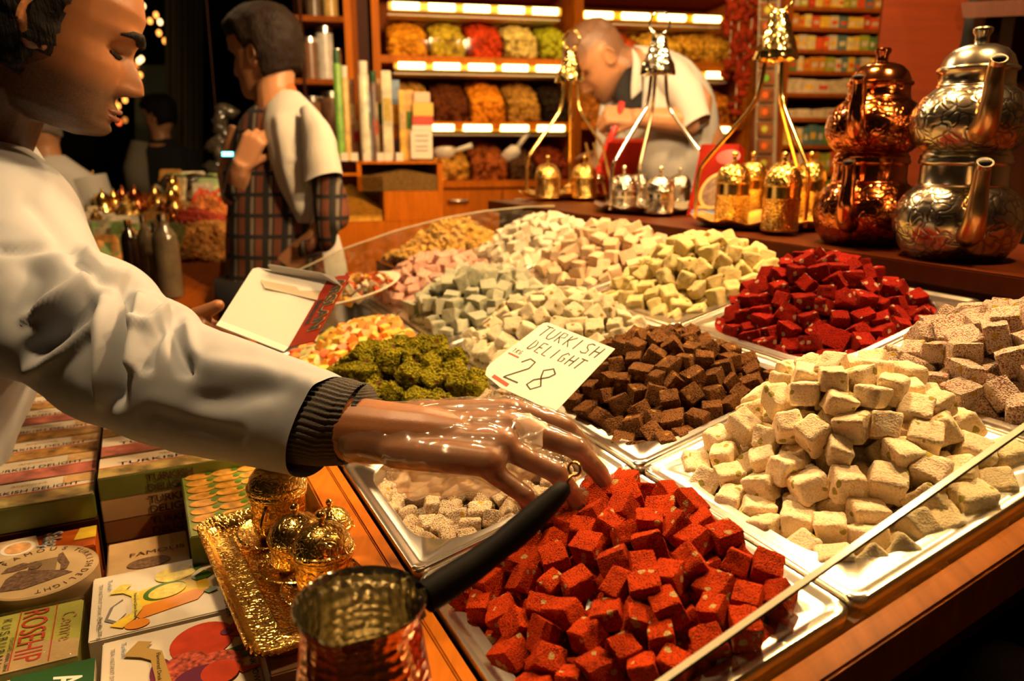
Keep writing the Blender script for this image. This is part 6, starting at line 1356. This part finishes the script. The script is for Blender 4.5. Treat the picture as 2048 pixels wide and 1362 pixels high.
loft([(1264, 96, 1266, 120, 2.36, .3), (1280, 120, 1262, 170, 2.36, .3), (1284, 180, 1262, 200, 2.37, .3)], 16, 8).build('lapel', COAT, bm_, True)
loft([(1266, 118, 1288, 112, 2.41, .3), (1244, 150, 1290, 140, 2.40, .35), (1230, 185, 1286, 180, 2.39, .35), (1240, 215, 1284, 214, 2.39, .35), (1262, 236, 1284, 236, 2.40, .3)], 20, 14).build('black_shirt', BLACKC, bm_, True)
loft([(1205, 168, 1236, 182, 2.50, .4), (1196, 230, 1246, 240, 2.50, .4), (1190, 320, 1262, 330, 2.52, .4), (1190, 420, 1290, 420, 2.54, .4)], 24, 16, folds([], .006, 12, False)).build('coat_front', COAT, bm_, True)
rh = thing('red_scoop', U(1198, 345, 2.30), 'red handled scoop gripped by the bent man', 'scoop'); MB().tube([U(1244, 205, 2.31), U(1232, 250, 2.31), U(1196, 345, 2.30)], [.010, .010, .011], 10).build('handle', mat('handle_red', (.60, .03, .02), .3), rh, True); MB().ball(U(1192, 356, 2.30), (.03, .03, .018), 12, 8).build('bowl', SLP, rh, True)

# ------------------------------------------------------------------ two people farther off
def far_person(label, hx, hy, d, s, fwd, tor, m, hair, mh, floor_xy):
    t = thing('person', (floor_xy.x, floor_xy.y, 0), label, 'person'); H = fr(U(hx, hy, d), fwd, (0, 0, 1)) @ Matrix.Scale(s, 4); mb = MB(); add_head(mb, H, .9, 36, 32)
    c = U(hx, hy, d); mb.tube([c - Vector((0, 0, .05)), c - Vector((0, 0, .17))], [.05, .06], 12); mb.tube([c - Vector((0, 0, .16)), c - Vector((0, 0, .5)), Vector((c.x, c.y, .80))], [.09, .11, .11], 14); legs(mb, c.x, c.y, .09, .80)
    for sy in (-1, 1): mb.tube([c + Vector((sy * .15, 0, -.22)), c + Vector((sy * .20, 0, -.48)), c + Vector((sy * .17, -.10, -.66))], [.045, .038, .028], 10); add_hand(mb, fr(c + Vector((sy * .17, -.10, -.66)), (0, -.8, -.4), (0, -.3, .9)), .85, flip=sy)
    finish_body(mb, 'body', .008, SKIN2, t, smooth=2); hair_shell(H, bmask, .02, .008, 4, 48, 40, 40).build('hair', mh, t, True)
    tb_ = MB(); tb_.tube([c - Vector((0, 0, .13)), c - Vector((0, 0, .20)), c - Vector((0, 0, .32)), c - Vector((0, 0, .55)), Vector((c.x, c.y, .72))], [.07, .16, .185, .175, .19], 24)
    for i, v in enumerate(tb_.v): tb_.v[i] = Vector((v.x, c.y + (v.y - c.y) * .68, v.z))
    tb_.build('jacket', m, t, True)
    for sy in (-1, 1): MB().tube([c + Vector((sy * .14, 0, -.21)), c + Vector((sy * .20, 0, -.46)), c + Vector((sy * .175, -.08, -.63))], [.07, .062, .048], 14).build('sleeve', m, t, True)
    trousers(c.x, c.y, .09, .80, BLACKC, t); return t
w = far_person('dark-haired person in a dark jacket standing in the dim hall', 318, 232, 4.6, .95, (-.9, .2, -.2), None, BLACKC, None, HAIR, U(318, 232, 4.6))
c = U(318, 232, 4.6); MB().tube([c + Vector((-.10, -.06, -.15)), c + Vector((-.12, -.08, -.3)), c + Vector((-.12, -.08, -.5))], [.05, .085, .08], 14).build('grey_shirt', mat('grey_cloth', (.22, .19, .14), .9), w, True)
c = U(78, 236, 2.75)
far_person('person in a white coat standing half hidden behind the seller', 78, 236, 2.75, .98, (-.3, .9, -.1), None, COAT, None, mat('grey_hair', (.16, .13, .10), .6), c)

# ------------------------------------------------------------------ lettering becomes plain mesh
dg = bpy.context.evaluated_depsgraph_get()
fonts = [o for o in bpy.data.objects if o.type == 'FONT']
made = [(o, bpy.data.meshes.new_from_object(o.evaluated_get(dg))) for o in fonts]
for o, me in made:
    n = bpy.data.objects.new('lettering', me); COL.objects.link(n)
    n.matrix_basis = o.matrix_basis.copy(); n.parent = o.parent; n.matrix_parent_inverse = o.matrix_parent_inverse.copy()
for o in fonts: bpy.data.objects.remove(o)
